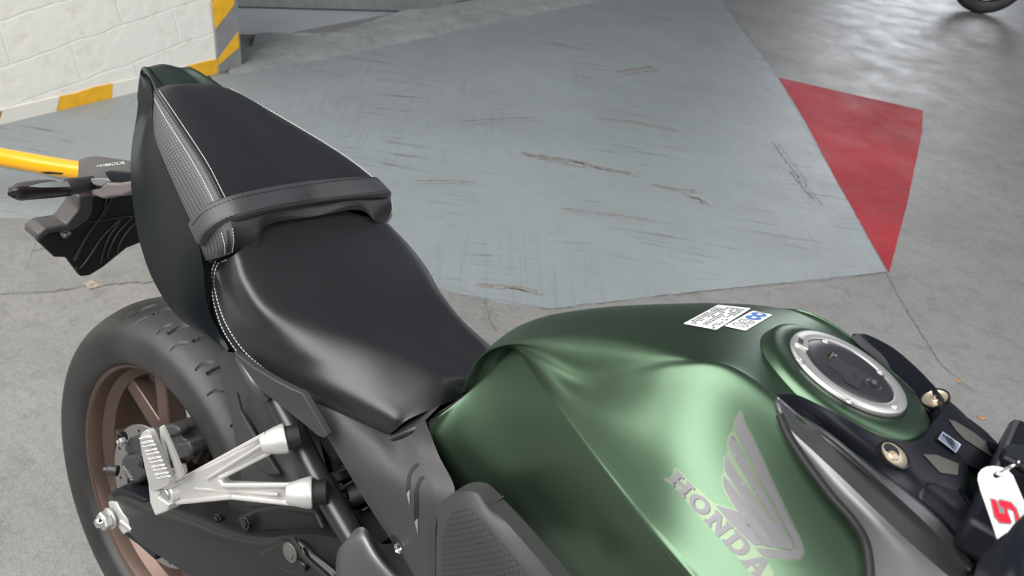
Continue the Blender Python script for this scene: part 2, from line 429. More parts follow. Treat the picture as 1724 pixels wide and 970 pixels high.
# ================================================================== THE SETTING
def wobble(P, amp, step):
    out = []
    for i, p in enumerate(P):
        q = P[(i + 1) % len(P)]; L = (q - p).length; m = max(1, int(L / step)); d = (q - p).normalized(); s = V((-d.y, d.x, 0))
        for j in range(m): out.append(p.lerp(q, j / m) + (s * random.uniform(-amp, amp) if j else V((0, 0, 0))))
    return out
def floor_poly(name, P, z, m, amp=0, step=.05):
    P = [V((p.x, p.y, 0)) for p in P]
    if amp: P = wobble(P, amp, step)
    n = len(P); vs_ = [V((p.x, p.y, z)) for p in P] + [V((p.x, p.y, 0.0002)) for p in P]
    a = sum(P[i].x * P[(i + 1) % n].y - P[(i + 1) % n].x * P[i].y for i in range(n))
    idx = list(range(n)) if a > 0 else list(range(n))[::-1]
    fs = [tuple(idx)] + [(idx[(k + 1) % n], idx[k], idx[k] + n, idx[(k + 1) % n] + n) for k in range(n)]
    return tag(obj(name, vs_, fs, m, smooth=False), kind='structure')
fl = obj('floor', *box((1, 4, -.05), (12, 22, .1)), m_floor, smooth=False); tag(fl, kind='structure')
ramp_px = [(-40, 170), (0, 209), (190, 164), (383, 124), (560, 95), (760, 52), (1000, 0), (1090, -22), (1202, -22), (1215, 0), (1250, 52), (1310, 131), (1355, 205), (1400, 290), (1450, 380), (1492, 458), (1400, 470), (1250, 484), (1100, 500), (1000, 513), (930, 521), (860, 514), (780, 498), (600, 440), (330, 385), (130, 372), (0, 368), (-80, 368)]
floor_poly('trim_1', [W(*p) for p in ramp_px], .0022, m_paint, .0035, .03)
band_px = [(-80, 368), (0, 366), (130, 370), (330, 383), (600, 438), (775, 496), (600, 490), (430, 482), (256, 475), (200, 478), (150, 482), (90, 492), (0, 497), (-80, 502)]
floor_poly('trim_2', [W(*p) for p in band_px], .0012, m_band, .004, .04)
floor_poly('trim_3', [W(*p) for p in [(1311, 131), (1554, 186), (1552, 225), (1528, 340), (1497, 459), (1450, 378), (1400, 288), (1355, 203)]], .0013, m_red, .0012, .03)
# cracks and the joint in the concrete
def crack(px, w, m=m_dark, jit=.004, z=.0016):
    P = wobble([W(*p) for p in px] , jit, .02)[:-0 or None]
    P = P[:len(P)]
    pts = []
    for i in range(len(px) - 1):
        a, b = W(*px[i]), W(*px[i + 1]); k = max(1, int((b - a).length / .015))
        for j in range(k): pts.append(a.lerp(b, j / k) + V((random.uniform(-jit, jit), random.uniform(-jit, jit), 0)))
    pts.append(W(*px[-1])); vs_, fs = [], []
    for i, p in enumerate(pts):
        d = (pts[min(i + 1, len(pts) - 1)] - pts[max(i - 1, 0)]).normalized(); s = V((-d.y, d.x, 0)) * w * random.uniform(.3, 1)
        vs_ += [V((p.x, p.y, z)) + s, V((p.x, p.y, z)) - s]
    fs = [(2 * i, 2 * i + 1, 2 * i + 3, 2 * i + 2) for i in range(len(pts) - 1)]
    return vs_, fs
m_crack = mat('crack_dirt', (.13, .12, .11), .9, var=.4, vscale=60)
vs_, fs = merge([crack([(-80, 502), (0, 496), (90, 491), (150, 481), (256, 475), (420, 481)], .0035), crack([(1492, 459), (1500, 475), (1530, 530), (1560, 575), (1582, 612), (1640, 660)], .002),
                 crack([(815, 505), (822, 530), (835, 560)], .0016), crack([(776, 497), (930, 521), (1100, 500), (1250, 484), (1492, 459)], .0018, z=.0026),
                 crack([(1215, 0), (1310, 131), (1400, 290), (1494, 459)], .0012, z=.0026)])
tag(obj('trim_4', vs_, fs, m_crack, smooth=False), kind='structure')
m_rust = mat('broken_concrete', (.30, .25, .21), .9, var=.4, vscale=60, bump=.6, bscale=60, bdist=.004)
floor_poly('trim_5', [W(*p) for p in [(143, 478), (150, 473), (158, 476), (176, 481), (164, 485), (152, 488), (146, 484)]], .004, m_rust, .004, .006)

# worn streaks in the grey paint
m_streak = mat('paint_scuff', (.20, .185, .17), .6, var=.35, vscale=90)
parts = []
for px, w in (([(878, 259), (915, 264), (960, 270), (1010, 283), (1062, 293)], .016), ([(905, 268), (950, 275), (985, 283)], .008), ([(1036, 122), (1065, 118), (1100, 113)], .022), ([(1098, 312), (1130, 318), (1172, 322)], .012), ([(1150, 328), (1175, 335), (1185, 345)], .012),
              ([(1000, 200), (1060, 204), (1140, 220)], .010), ([(780, 205), (850, 200), (900, 199)], .007), ([(800, 480), (850, 482), (905, 493)], .012), ([(1330, 290), (1352, 318), (1372, 340)], .010), ([(1300, 240), (1325, 275), (1345, 300)], .008), ([(945, 352), (1000, 358), (1090, 370)], .007), ([(700, 305), (760, 305), (800, 308)], .007)):
    parts.append(crack(px, w, jit=.0035, z=.0027))
    parts.append(crack([(x + 12, y + 5) for x, y in px], w * .4, jit=.006, z=.0027))
vs_, fs = merge(parts); tag(obj('trim_18', vs_, fs, m_streak, smooth=False), kind='structure')

# white painted masonry wall, its painted kerb stripe and the striped post
XW = -2.31
def wall_brick():
    m = bpy.data.materials.new('white_painted_blocks'); m.use_nodes = True; n = m.node_tree.nodes; l = m.node_tree.links; b = n['Principled BSDF']
    t = n.new('ShaderNodeTexCoord'); sp = n.new('ShaderNodeSeparateXYZ'); l.new(t.outputs['Object'], sp.inputs[0]); cb = n.new('ShaderNodeCombineXYZ')
    l.new(sp.outputs[1], cb.inputs[0]); l.new(sp.outputs[2], cb.inputs[1])
    mp = n.new('ShaderNodeMapping'); mp.inputs['Rotation'].default_value = (0, 0, -.14); mp.inputs['Location'].default_value = (.1, .03, 0); l.new(cb.outputs[0], mp.inputs[0])
    nz = n.new('ShaderNodeTexNoise'); nz.inputs['Scale'].default_value = 7; nz.inputs['Detail'].default_value = 5; l.new(mp.outputs[0], nz.inputs[0])
    ad = n.new('ShaderNodeVectorMath'); ad.operation = 'MULTIPLY_ADD'; ad.inputs[1].default_value = (.035, .035, .035); l.new(nz.outputs['Color'], ad.inputs[0]); l.new(mp.outputs[0], ad.inputs[2])
    br = n.new('ShaderNodeTexBrick'); l.new(ad.outputs[0], br.inputs[0]); br.inputs['Scale'].default_value = 1; br.inputs['Mortar Size'].default_value = .006; br.inputs['Mortar Smooth'].default_value = .8
    br.inputs['Brick Width'].default_value = .46; br.inputs['Row Height'].default_value = .155
    n2 = n.new('ShaderNodeTexNoise'); n2.inputs['Scale'].default_value = 18; n2.inputs['Detail'].default_value = 8; l.new(mp.outputs[0], n2.inputs[0])
    r = n.new('ShaderNodeValToRGB'); l.new(n2.outputs[0], r.inputs[0]); r.color_ramp.elements[0].position = .28; r.color_ramp.elements[0].color = (.72, .69, .61, 1); r.color_ramp.elements[1].position = .45; r.color_ramp.elements[1].color = (.80, .785, .73, 1)
    mx = n.new('ShaderNodeMix'); mx.data_type = 'RGBA'; mf = n.new('ShaderNodeMath'); mf.operation = 'MULTIPLY'; l.new(br.outputs['Fac'], mf.inputs[0]); mf.inputs[1].default_value = .02; l.new(mf.outputs[0], mx.inputs[0]); l.new(r.outputs[0], mx.inputs[6]); mx.inputs[7].default_value = (.5, .48, .42, 1)
    l.new(mx.outputs[2], b.inputs['Base Color']); b.inputs['Roughness'].default_value = .55
    s = n.new('ShaderNodeMath'); s.operation = 'MULTIPLY_ADD'; l.new(br.outputs['Fac'], s.inputs[0]); s.inputs[1].default_value = -.28; l.new(n2.outputs[0], s.inputs[2])
    bp = n.new('ShaderNodeBump'); bp.inputs['Strength'].default_value = .7; bp.inputs['Distance'].default_value = .006; l.new(s.outputs[0], bp.inputs['Height']); l.new(bp.outputs[0], b.inputs['Normal'])
    return m
wall_line = lambda y: -2.2515 - .0571 * y            # the wall's face runs slightly off square
def wslab(y0, y1, z0, z1, off, depth):
    P = [V((wall_line(y) + off, y, z)) for z in (z0, z1) for y in (y0, y1)] + [V((wall_line(y) - depth, y, z)) for z in (z0, z1) for y in (y0, y1)]
    return P, [(0, 1, 3, 2), (5, 4, 6, 7), (1, 5, 7, 3), (4, 0, 2, 6), (2, 3, 7, 6), (4, 5, 1, 0)]
tag(obj('wall_rear', *wslab(-2.5, 1.655, 0, 2.4, 0, .35), wall_brick(), smooth=False), kind='structure')
def wall_poly(px, off, th):
    """a painted or projecting shape on the wall's face"""
    nrm = V((1, .0571, 0)).normalized(); p0 = V((wall_line(0) + off, 0, 0)); out = []
    for p in px:
        v = BI3 @ ray(*p); t = (p0 - CW).dot(nrm) / v.dot(nrm); out.append(CW + v * t)
    n = len(out); back = [q - nrm * th for q in out]
    fs = [tuple(range(n))] + [(k, (k + 1) % n, (k + 1) % n + n, k + n) for k in range(n)]
    return out + back, orient(out + back, fs, CW)
def kerb(px, m, name):
    vs_, fs = wall_poly(px, .006, .006); o = obj(name, vs_, fs, m, smooth=False, bevel=.001); return tag(o, kind='structure')
kerb([(-60, 200), (0, 186), (100, 163), (95, 189), (0, 211), (-60, 224)], mat('white_kerb', (.74, .72, .66), .6, bump=.5, bscale=40, bdist=.003), 'trim_6')
kerb([(-60, 202), (4, 187), (0, 200), (-60, 216)], m_yellow, 'trim_7')
kerb([(100, 163), (130, 157), (160, 147), (190, 141), (189, 165), (140, 177), (95, 188)], m_yellow, 'trim_8')
kerb([(190, 141), (260, 126), (320, 112), (322, 136), (250, 151), (189, 165)], _m['white_kerb'], 'trim_9')
kerb([(312, 113), (345, 104), (366, 100), (372, 104), (384, 122), (360, 128), (318, 137)], m_yellow, 'trim_10')
post = obj('trim_11', *wslab(1.655, 1.785, 0, 2.4, .012, .36), m_greyp, smooth=False, bevel=.004); tag(post, kind='structure')
for i, px in enumerate([[(357, 3), (395, -22), (394.5, 8), (363, 49)], [(401, 54), (402.5, 80), (368, 110), (368, 99)], [(354, -60), (392, -95), (393.5, -60), (356, -18)]]):
    vs_, fs = wall_poly(px, .0145, .003); tag(obj('trim_%d' % (12 + i), vs_, fs, m_yellow, smooth=False), kind='structure')
# recessed grey board with rough concrete above and the broken ledge before it
XB = -2.66
def xpoly(px, x, th):
    out = [W(p[0], p[1], x=x) for p in px]; n = len(out); back = [q - V((th, 0, 0)) for q in out]
    fs = [tuple(range(n))] + [(k, (k + 1) % n, (k + 1) % n + n, k + n) for k in range(n)]
    return out + back, orient(out + back, fs, CW)
tag(obj('trim_15', *xpoly([(398, 14), (700, 21), (676, 25), (640, 36), (600, 48), (556, 58), (398, 53)], XB, .03), m_board, smooth=False, bevel=.002), kind='structure')
tag(obj('trim_16', *xpoly([(398, 52), (556, 56), (556, 61), (398, 57)], XB + .012, .03), m_board, smooth=False, bevel=.001), kind='structure')
tag(obj('wall_back', *xpoly([(395, -400), (1050, -400), (1050, -60), (700, 19), (398, 10)], XB + .015, .06), m_ledge, smooth=False), kind='structure')
tag(obj('wall_recess', *xpoly([(380, 40), (900, 40), (900, 140), (380, 140)], XB - .10, .06), m_dark, smooth=False), kind='structure')
up_px = [((384, 124), 0), ((400, 106), .0), ((407, 83), .01), ((424, 78), .02), ((436, 60), .03), ((500, 60), .035), ((556, 56), .04), ((600, 45), .045), ((640, 33), .05), ((676, 22), .055), ((720, 14), .06), ((850, -10), .06), ((1000, -40), .06)]
lo_px = [((386, 126), 0), ((430, 120), 0), ((480, 111), 0), ((530, 102), 0), ((580, 92), 0), ((640, 80), 0), ((700, 68), 0), ((760, 54), 0), ((820, 41), 0), ((880, 29), 0), ((940, 16), 0), ((1000, 3), 0), ((1120, -25), 0)]
G = []
for k in range(9):
    t = k / 8; row = []
    for (a, za), (b, zb) in zip(up_px, lo_px):
        A = W(*a, z=za); Bq = W(*b, z=.002); p = Bq.lerp(A, t); p.z += .015 * sin(pi * t * .9) ** .6 * (1 if k < 8 else 1) * (1 if k > 0 else 0) + random.uniform(-.006, .006) * (0 < k)
        row.append(p)
    G.append(row)
R2 = [spline(r, 6) for r in G]
R3 = [[p + V((random.uniform(-.004, .004), 0, random.uniform(-.003, .003))) if 0 < i else p + V((random.uniform(-.012, .01), 0, 0)) for p in r] for i, r in enumerate(R2)]
vs_, fs = gmesh(R3); tag(obj('trim_17', vs_, orient(vs_, fs, CW), m_ledge, angle=60), kind='structure')

# ================================================================== THE MOTORCYCLE
bike = empty('motorcycle'); bike.matrix_world = BIKE
tag(bike, 'dark green naked motorcycle with black stitched seat, silver passenger peg and bronze rear wheel', 'motorcycle')
def part(name, label=None, parent=None):
    o = empty(name); o.parent = parent or bike
    if label: o['label'] = label
    return o

# ---------------------------------------------------------------- fuel tank
Ax = [.500, .520, .552, .60, .65, .71, .765, .822, .90, .98, 1.08]
Az = [.790, .866, .906, .940, .967, .993, 1.008, 1.010, .993, .970, .94]
Bx = [.500, .520, .555, .603, .652, .709, .762, .820, .90, .98, 1.08]
By = [.030, .042, .052, .062, .072, .080, .085, .088, .092, .10, .11]
Bz = [.790, .852, .892, .928, .954, .984, 1.003, 1.007, .985, .958, .93]
rowA = [V((x, 0, z)) for x, z in zip(Ax, Az)]
rowB = [V((x, -y, z)) for x, y, z in zip(Bx, By, Bz)]
rowD = [(838, 640, -.035), (850, 604, -.036), (869, 590, -.045), (905, 640, -.082), (950, 700, -.118), (1000, 770, -.147), (1060, 850, -.170), (1110, 912, -.188), (1165, 975, -.200), (1245, 1075, -.21), (1330, 1180, -.215)]
rowD = [q3(p) for p in rowD]
rowC = [rowB[i].lerp(rowD[i], .5) + V((0, -.004 * i / 3, .003 * i / 3)) for i in range(3)]
rowC += [rowB[3].lerp(rowD[3], .48) + V((0, -.004, .003))] + [q3(p) for p in [(985, 640, -.094), (1058, 634, -.106), (1130, 614, -.106), (1220, 614, -.102), (1322, 683, -.102), (1427, 792, -.108), (1527, 902, -.116)]]
rowC1 = [c.lerp(b_, .16) for c, b_ in zip(rowC, rowB)]
rowC2 = [c.lerp(d, .14) for c, d in zip(rowC, rowD)]
rowCD = [c.lerp(d, .55) + V((0, -.004, .003)) * min(1, i / 5) for i, (c, d) in enumerate(zip(rowC, rowD))]
rowF = [(722, 712, -.096), (723, 718, -.095), (727, 738, -.093), (742, 770, -.090), (764, 800, -.088), (800, 822, -.090), (850, 864, -.094), (905, 918, -.10), (962, 975, -.106), (1070, 1090, -.115), (1180, 1200, -.12)]
rowG = [(718, 716, -.088), (719, 722, -.087), (722, 744, -.085), (732, 780, -.081), (752, 820, -.079), (786, 846, -.080), (830, 882, -.084), (885, 937, -.088), (940, 992, -.094), (1050, 1107, -.105), (1160, 1217, -.11)]
rowF, rowG = [[q3(p) for p in r] for r in (rowF, rowG)]
rowE = [d.lerp(f, .5) + V((0, .007 * min(1, i / 4), 0)) for i, (d, f) in enumerate(zip(rowD, rowF))]
rowD0 = [d.lerp(c, .10) for d, c in zip(rowD, rowCD)]
rowD2 = [d.lerp(e_, .12) for d, e_ in zip(rowD, rowE)]
rowF0 = [f.lerp(e_, .10) for e_, f in zip(rowE, rowF)]
rowF2 = [f.lerp(g, .3) for f, g in zip(rowF, rowG)]
rowH = [g + V((0, .03, -.03)) for g in rowG]
Gfull = netm([rowA, rowB, rowC1, rowC2, rowCD, rowD0, rowD, rowD2, rowE, rowF0, rowF, rowF2, rowG, rowH], 10, 7, sr=(5, 7))
tank = part('fuel_tank')
shell, BT = gobj('tank_shell', Gfull, m_tank, tank, angle=75)
# wing emblem and lettering
Zl = lambda p: (1100 + p[0] / 3.128, 660 + p[1] / 3.128)
feathers = [
 [(455, 112), (475, 150), (520, 245), (560, 330), (650, 530), (740, 720), (782, 810), (790, 850), (772, 878), (740, 885), (640, 876), (590, 870), (560, 848), (540, 822), (640, 835), (710, 843), (735, 838), (747, 822), (740, 795), (640, 605), (540, 420), (480, 295), (430, 205), (428, 185), (436, 150)],
 [(412, 224), (424, 240), (440, 272), (560, 490), (640, 630), (725, 795), (736, 818), (725, 832), (700, 832), (625, 705), (632, 695), (540, 540), (450, 385), (398, 292), (396, 262)],
 [(384, 334), (405, 368), (450, 440), (530, 560), (600, 665), (625, 705), (690, 815), (694, 830), (645, 822), (555, 682), (552, 668), (540, 660), (432, 502), (374, 408), (376, 365)],
 [(370, 440), (395, 470), (440, 530), (540, 668), (556, 684), (636, 812), (634, 820), (582, 810), (520, 720), (460, 640), (430, 608), (398, 555), (374, 505), (366, 470)],
 [(330, 598), (380, 612), (440, 632), (458, 642), (530, 738), (574, 800), (570, 809), (530, 806), (440, 720), (390, 672)]]
edge = [(455, 98), (468, 108), (480, 148), (528, 240), (660, 528), (752, 720), (792, 806), (800, 852), (782, 884), (742, 893), (640, 884), (600, 876), (590, 884), (636, 948), (632, 975), (530, 985), (470, 900), (380, 800), (280, 700), (180, 585), (105, 500), (55, 462), (62, 452), (85, 455), (108, 425), (105, 412), (120, 400), (136, 408), (200, 478), (322, 588), (380, 602), (428, 620), (388, 552), (362, 500), (358, 440), (372, 428), (366, 405), (370, 340), (388, 322), (386, 255), (398, 222), (418, 205), (418, 180), (430, 140)]
emblem = decal('wing_emblem', [[Zl(p) for p in edge]], BT, m_logoedge, tank, off=.0004, step=6)
emblem['label'] = 'silver wing emblem with lettering'
decal('feather', [[Zl(p) for p in feathers[0]]], BT, m_feather, emblem, off=.0014, step=6)
for fp in feathers[1:]: decal('feather', [[Zl(p) for p in fp]], BT, m_feather, emblem, off=.0014, step=6)
GL = {'H': [[(0, 0), (.42, 0), (.42, .16), (.33, .16), (.33, .42), (.67, .42), (.67, .16), (.58, .16), (.58, 0), (1, 0), (1, .16), (.91, .16), (.91, .84), (1, .84), (1, 1), (.58, 1), (.58, .84), (.67, .84), (.67, .60), (.33, .60), (.33, .84), (.42, .84), (.42, 1), (0, 1), (0, .84), (.09, .84), (.09, .16), (0, .16)]],
      'O': [[(.5 + .5 * cos(a * pi / 12), .5 + .5 * sin(a * pi / 12)) for a in range(24)], [(.5 + .25 * cos(a * pi / 12), .5 + .30 * sin(a * pi / 12)) for a in range(24)]],
      'N': [[(0, 0), (.40, 0), (.40, .16), (.31, .16), (.31, .62), (.72, 0), (.93, 0), (.93, .84), (1, .84), (1, 1), (.62, 1), (.62, .84), (.70, .84), (.70, .42), (.33, 1), (0, 1), (0, .84), (.09, .84), (.09, .16), (0, .16)]],
      'D': [[(0, 0), (.55, 0), (.75, .05), (.9, .17), (.98, .34), (1, .5), (.98, .66), (.9, .83), (.75, .95), (.55, 1), (0, 1), (0, .84), (.1, .84), (.1, .16), (0, .16)], [(.34, .18), (.52, .18), (.64, .24), (.72, .36), (.74, .5), (.72, .64), (.64, .76), (.52, .82), (.34, .82)]],
      'A': [[(0, 0), (.38, 0), (.38, .15), (.32, .15), (.36, .28), (.64, .28), (.68, .15), (.60, .15), (.60, 0), (1, 0), (1, .15), (.93, .15), (.62, 1), (.38, 1), (.07, .15), (0, .15)], [(.41, .42), (.59, .42), (.5, .74)]]}
BL0, BL1, TL0, TL1 = V((72, 462)), V((548, 992)), V((124, 412)), V((640, 930))
for ch, (u0, u1) in zip('HONDA', ((0, .19), (.21, .385), (.405, .585), (.605, .79), (.81, 1.0))):
    def lp(loop):
        return [Zl((BL0.lerp(BL1, u0 + (u1 - u0) * u) * (1 - v) + TL0.lerp(TL1, u0 + (u1 - u0) * u) * v)) for u, v in loop]
    g = GL[ch]; decal('letter', [lp(g[0])], BT, m_feather, emblem, off=.0014, step=5, holes=[lp(g[1])] if len(g) > 1 else ())
# information stickers
for nm, quad in (('sticker', [(1150, 546), (1209, 514), (1265, 520), (1206, 556.5)]), ('sticker', [(1219, 550), (1267, 524), (1301, 531), (1255, 558)])):
    a, b, c, d = [V(q) for q in quad]; loop = []
    for i in range(4):
        p, q, r = V(quad[i - 1]), V(quad[i]), V(quad[(i + 1) % 4]); rr = 2.5
        s = q + (p - q).normalized() * rr; t = q + (r - q).normalized() * rr
        loop += [tuple(s), tuple(q.lerp((s + t) / 2, .4)), tuple(t)]
    st = decal(nm, [loop], BT, m_sticker, tank, off=.0006, step=5)
    bil = lambda u, v: a * (1 - u) * (1 - v) + b * u * (1 - v) + c * u * v + d * (1 - u) * v
    pl = on(BT, .0010); parts = []
    if quad[0][0] == 1150:
        st['label'] = 'white information sticker with small grey print'
        for line in range(9):
            v = .90 - line * .095; u = .08
            while u < .92:
                w = random.uniform(.03, .07); 
                if random.random() < .82 and not (line in (3, 6) and u > .5):
                    hh = .028
                    parts.append(([pl(bil(1 - x, 1 - y)) for x, y in ((u, v - hh), (u + w, v - hh), (u + w, v + hh), (u, v + hh))], [(0, 1, 2, 3)]))
                u += w + .02
        vs_, fs = merge([(p_, orient(p_, f_)) for p_, f_ in parts]); pr = obj('print', vs_, fs, m_ink, st, smooth=False)
    else:
        st['label'] = 'white fuel sticker with blue and outlined round marks'
        for k, (uc, col) in enumerate(((.86, 'b'), (.66, 'b'), (.42, 'o'), (.20, 'o'))):
            vc = .5; ring = [(uc + .105 * cos(t * pi / 10), vc + .36 * sin(t * pi / 10)) for t in range(20)]
            px = [tuple(bil(*q)) for q in ring]; inn = [tuple(bil(uc + .088 * cos(t * pi / 10), vc + .30 * sin(t * pi / 10))) for t in range(20)]
            if col == 'b':
                decal('round_mark', [px], BT, m_blue, st, off=.0010, step=4)
                decal('round_mark_detail', [[tuple(bil(uc + .05 * x, vc + .2 * y)) for x, y in ((-.9, -.5), (0, -.25), (.9, -.5), (.9, .5), (0, .75), (-.9, .5))]], BT, m_sticker, st, off=.0013, step=3)
            else:
                decal('round_outline', [px], BT, m_ink, st, off=.0010, step=4, holes=[inn])
                text_on('round_text', 'E5' if k == 2 else 'E10', [bil(uc - .045, vc + .18), bil(uc - .045, vc - .18), bil(uc + .045, vc - .18), bil(uc + .045, vc + .18)], on(BT, .0011), m_ink, st)

# ---------------------------------------------------------------- filler cap
T = -.1765; cU = V((cos(T), 0, sin(T))); cV = V((0, 1, 0)); cN = cU.cross(cV)
if cN.z < 0: cN = -cN
c0 = V((.8611, 0, 1.0107))
capo = part('fuel_cap', 'brushed steel filler cap ring with dark lid')
def cp(x, y, h): return c0 + cU * x + cV * y + cN * h
def cring(prof, n=96, ex=lambda a, r: r):
    vs_ = []; 
    for r, h in prof:
        for k in range(n):
            a = 2 * pi * k / n; q = ex(a, r); vs_.append(cp(q * cos(a), q * sin(a), h))
    fs = [(i * n + k, i * n + (k + 1) % n, (i + 1) * n + (k + 1) % n, (i + 1) * n + k) for i in range(len(prof) - 1) for k in range(n)]
    return vs_, fs
# painted collar around the cap, longer towards the front
def colr(a, r):
    k = max(0, cos(a)); return r * (1 + (.12 if r > .06 else 0) * k * k)
obj('cap_collar', *cring([(.0535, -.010), (.0540, -.0015), (.0560, -.0008), (.066, -.0016), (.071, -.0045), (.0745, -.012), (.0765, -.030)], ex=colr), m_tank, tank, angle=60)
obj('cap_gasket', *cring([(.0552, -.004), (.0552, -.0005), (.0520, -.0005)]), m_deep, capo)
obj('cap_ring', *cring([(.0530, -.003), (.0530, .0020), (.0522, .0030), (.0425, .0036), (.0410, .0030), (.0404, .0005), (.0404, -.002)]), m_steel, capo, angle=50)
# lid with a finger recess
rec = UP(1280 + 935 / 5.107, 540 + 560 / 5.107, c0, cN) - c0; rx, ry = rec.dot(cU), rec.dot(cV)
slot = UP(1280 + 595 / 5.107, 540 + 335 / 5.107, c0, cN) - c0; sx_, sy_ = slot.dot(cU), slot.dot(cV)
def lid(name, mm):
    nr, na = 60, 96; vs_ = [cp(0, 0, .0045)]; fs = []
    for i in range(1, nr + 1):
        r = .0400 * i / nr
        for k in range(na):
            a = 2 * pi * k / na; x, y = r * cos(a), r * sin(a)
            h = .0045 - .0022 * (i / nr) ** 6
            d = math.hypot(x - rx, y - ry) / .0088
            if d < 1 and x > rx - .0088: h -= .0065 * math.sqrt(max(0, 1 - d * d)) * min(1, (1 - (x - rx) / .0088) * 1.0 + .2)
            if abs(x - sx_) < .0028 and abs(y - sy_) < .0062: h -= .0028
            vs_.append(cp(x, y, h))
    for k in range(na): fs.append((0, 1 + k, 1 + (k + 1) % na))
    for i in range(nr - 1):
        for k in range(na): fs.append((1 + i * na + k, 1 + (i + 1) * na + k, 1 + (i + 1) * na + (k + 1) % na, 1 + i * na + (k + 1) % na))
    return obj(name, vs_, orient(vs_, fs), mm, capo, angle=50)
lid_o = lid('cap_lid', m_lid)
zc = lambda x, y: (1280 + x / 5.107, 540 + y / 5.107)
def cap_poly(name, px, h, th, m, parent, bev=.0002):
    out = [UP(*p, c0 + cN * h, cN) for p in px]; n = len(out); bk = [q - cN * th for q in out]
    fs = [tuple(range(n))] + [(k, (k + 1) % n, (k + 1) % n + n, k + n) for k in range(n)]
    return obj(name, out + bk, orient(out + bk, fs), m, parent, smooth=False, bevel=bev)
m_flap = mat('cap_flap', (.062, .062, .075), .34, .5)
cap_poly('key_flap', [zc(*p) for p in [(640, 300), (770, 380), (830, 400), (975, 490), (900, 498), (862, 540), (850, 585), (745, 530), (720, 480), (690, 450), (590, 382)]], .0050, .0004, m_flap, lid_o)
cap_poly('key_mark', [zc(*p) for p in [(797, 458), (812, 462), (838, 486), (828, 490)]], .0053, .0003, m_deep, lid_o, 0)
obj('lock_gold', *box(cp(sx_ - .0006, sy_ + .003, .0024), (.002, .004, .002)), m_gold, lid_o)
for p in ((340, 338), (562, 178), (1030, 445), (768, 695), (1160, 742)):
    b = UP(*zc(*p), c0 + cN * .0036, cN)
    o = obj('cap_bolt', *lathe([(.0, .0002), (.0012, .0002), (.0014, .0008), (.0026, .0006), (.0029, 0), (.0033, .0001), (.0034, -.0004)], b, cN, 20), m_steel, capo)
hb = UP(*zc(355, 195), c0 + cN * .004, cN)
ang = math.atan2((hb - c0).dot(cV), (hb - c0).dot(cU)); dr = cU * cos(ang) + cV * sin(ang); dt = cN.cross(dr)
obj('cap_hinge', *bar(hb - dr * .006, hb + dr * .006, .016, .003, up=cN), m_steel, capo, bevel=.0008)
obj('hinge_slot', *bar(hb - dr * .001 + cN * .0009, hb + dr * .004 + cN * .0009, .010, .0016, up=cN), m_caliper, capo, bevel=.0004)

# ---------------------------------------------------------------- rider seat
r0 = [(505, 338, 0), (540, 388, 0), (600, 466, 0), (660, 530, 0), (722, 580, 0), (768, 608, 0), (808, 634, 0), U(812, 640, y=0) + V((.003, 0, -.02))]
zz = lambda L_: [U(p[0], p[1], z=p[2]) for p in L_]
r2 = zz([(396, 428, .852), (413, 474, .834), (454, 520, .818), (526, 550, .811), (608, 578, .810), (674, 606, .809), (728, 640, .805), (734, 686, .786)])
r2b = zz([(370, 438, .826), (384, 492, .805), (430, 550, .792), (500, 588, .788), (575, 620, .787), (635, 652, .786), (680, 682, .782), (688, 706, .772)])
r1 = []
for i, (a, b) in enumerate(zip(r0, r2)):
    a, b = q3(a), q3(b); r1.append(a.lerp(b, .6) + V((0, 0, .003)))
r3 = [(352, 443, -.129), (366, 480, -.134), (392, 555, -.147), (452, 608, -.138), (530, 645, -.127), (598, 677, -.117), (656, 706, -.108), (668, 722, -.104)]
r4 = [(341, 452, -.128), (346, 492, -.134), (380, 580, -.141), (430, 626, -.134), (505, 664, -.124), (570, 695, -.115), (630, 723, -.108), (658, 731, -.105)]
r5 = [q3(p) + V((0, .02, -.008)) for p in r4]
Gsf = netm([r0, r1, r2, r2b, r3, r4, r5], 12, 8)
seat = part('rider_seat')
pad, BS = gobj('seat_pad', Gsf, m_leather, seat, angle=80)
stitches('stitching', [(381, 438), (366, 446), (361, 470), (366, 505), (382, 548), (412, 592), (455, 628), (496, 655)], BS, m_thread, seat)
stitches('stitching', [(363, 440), (357, 456), (357, 485), (363, 520), (378, 560), (405, 598), (440, 625), (468, 640)], BS, m_thread, seat)
stitches('seam', [(372, 440), (362, 460), (362, 488), (370, 530), (388, 566), (420, 603), (455, 632), (474, 643)], BS, m_bthread, seat, length=.02, gap=0, w=.0012, off=.0002)
# nose roll against the tank
nose = [q3(p) for p in [(660, 733, -.106), (700, 715, -.095), (745, 690, -.07), (795, 655, -.035), (822, 622, -.01)]]
noseP = nose + [mir(p) for p in reversed(nose[:-1])]
obj('seat_welt', *tube([p + V((.002, 0, -.004)) for p in noseP], .0045, 10, 6), m_leather, seat)
parts = []
for a, b in zip(spline(nose, 14), spline(nose, 14)[1:]): parts.append(bar(a.lerp(b, .1) + V((.003, -.001, .0015)), a.lerp(b, .65) + V((.003, -.001, .0015)), .0009, .0009, up=(0, 0, 1)))
obj('seam', *merge(parts), m_bthread, seat)

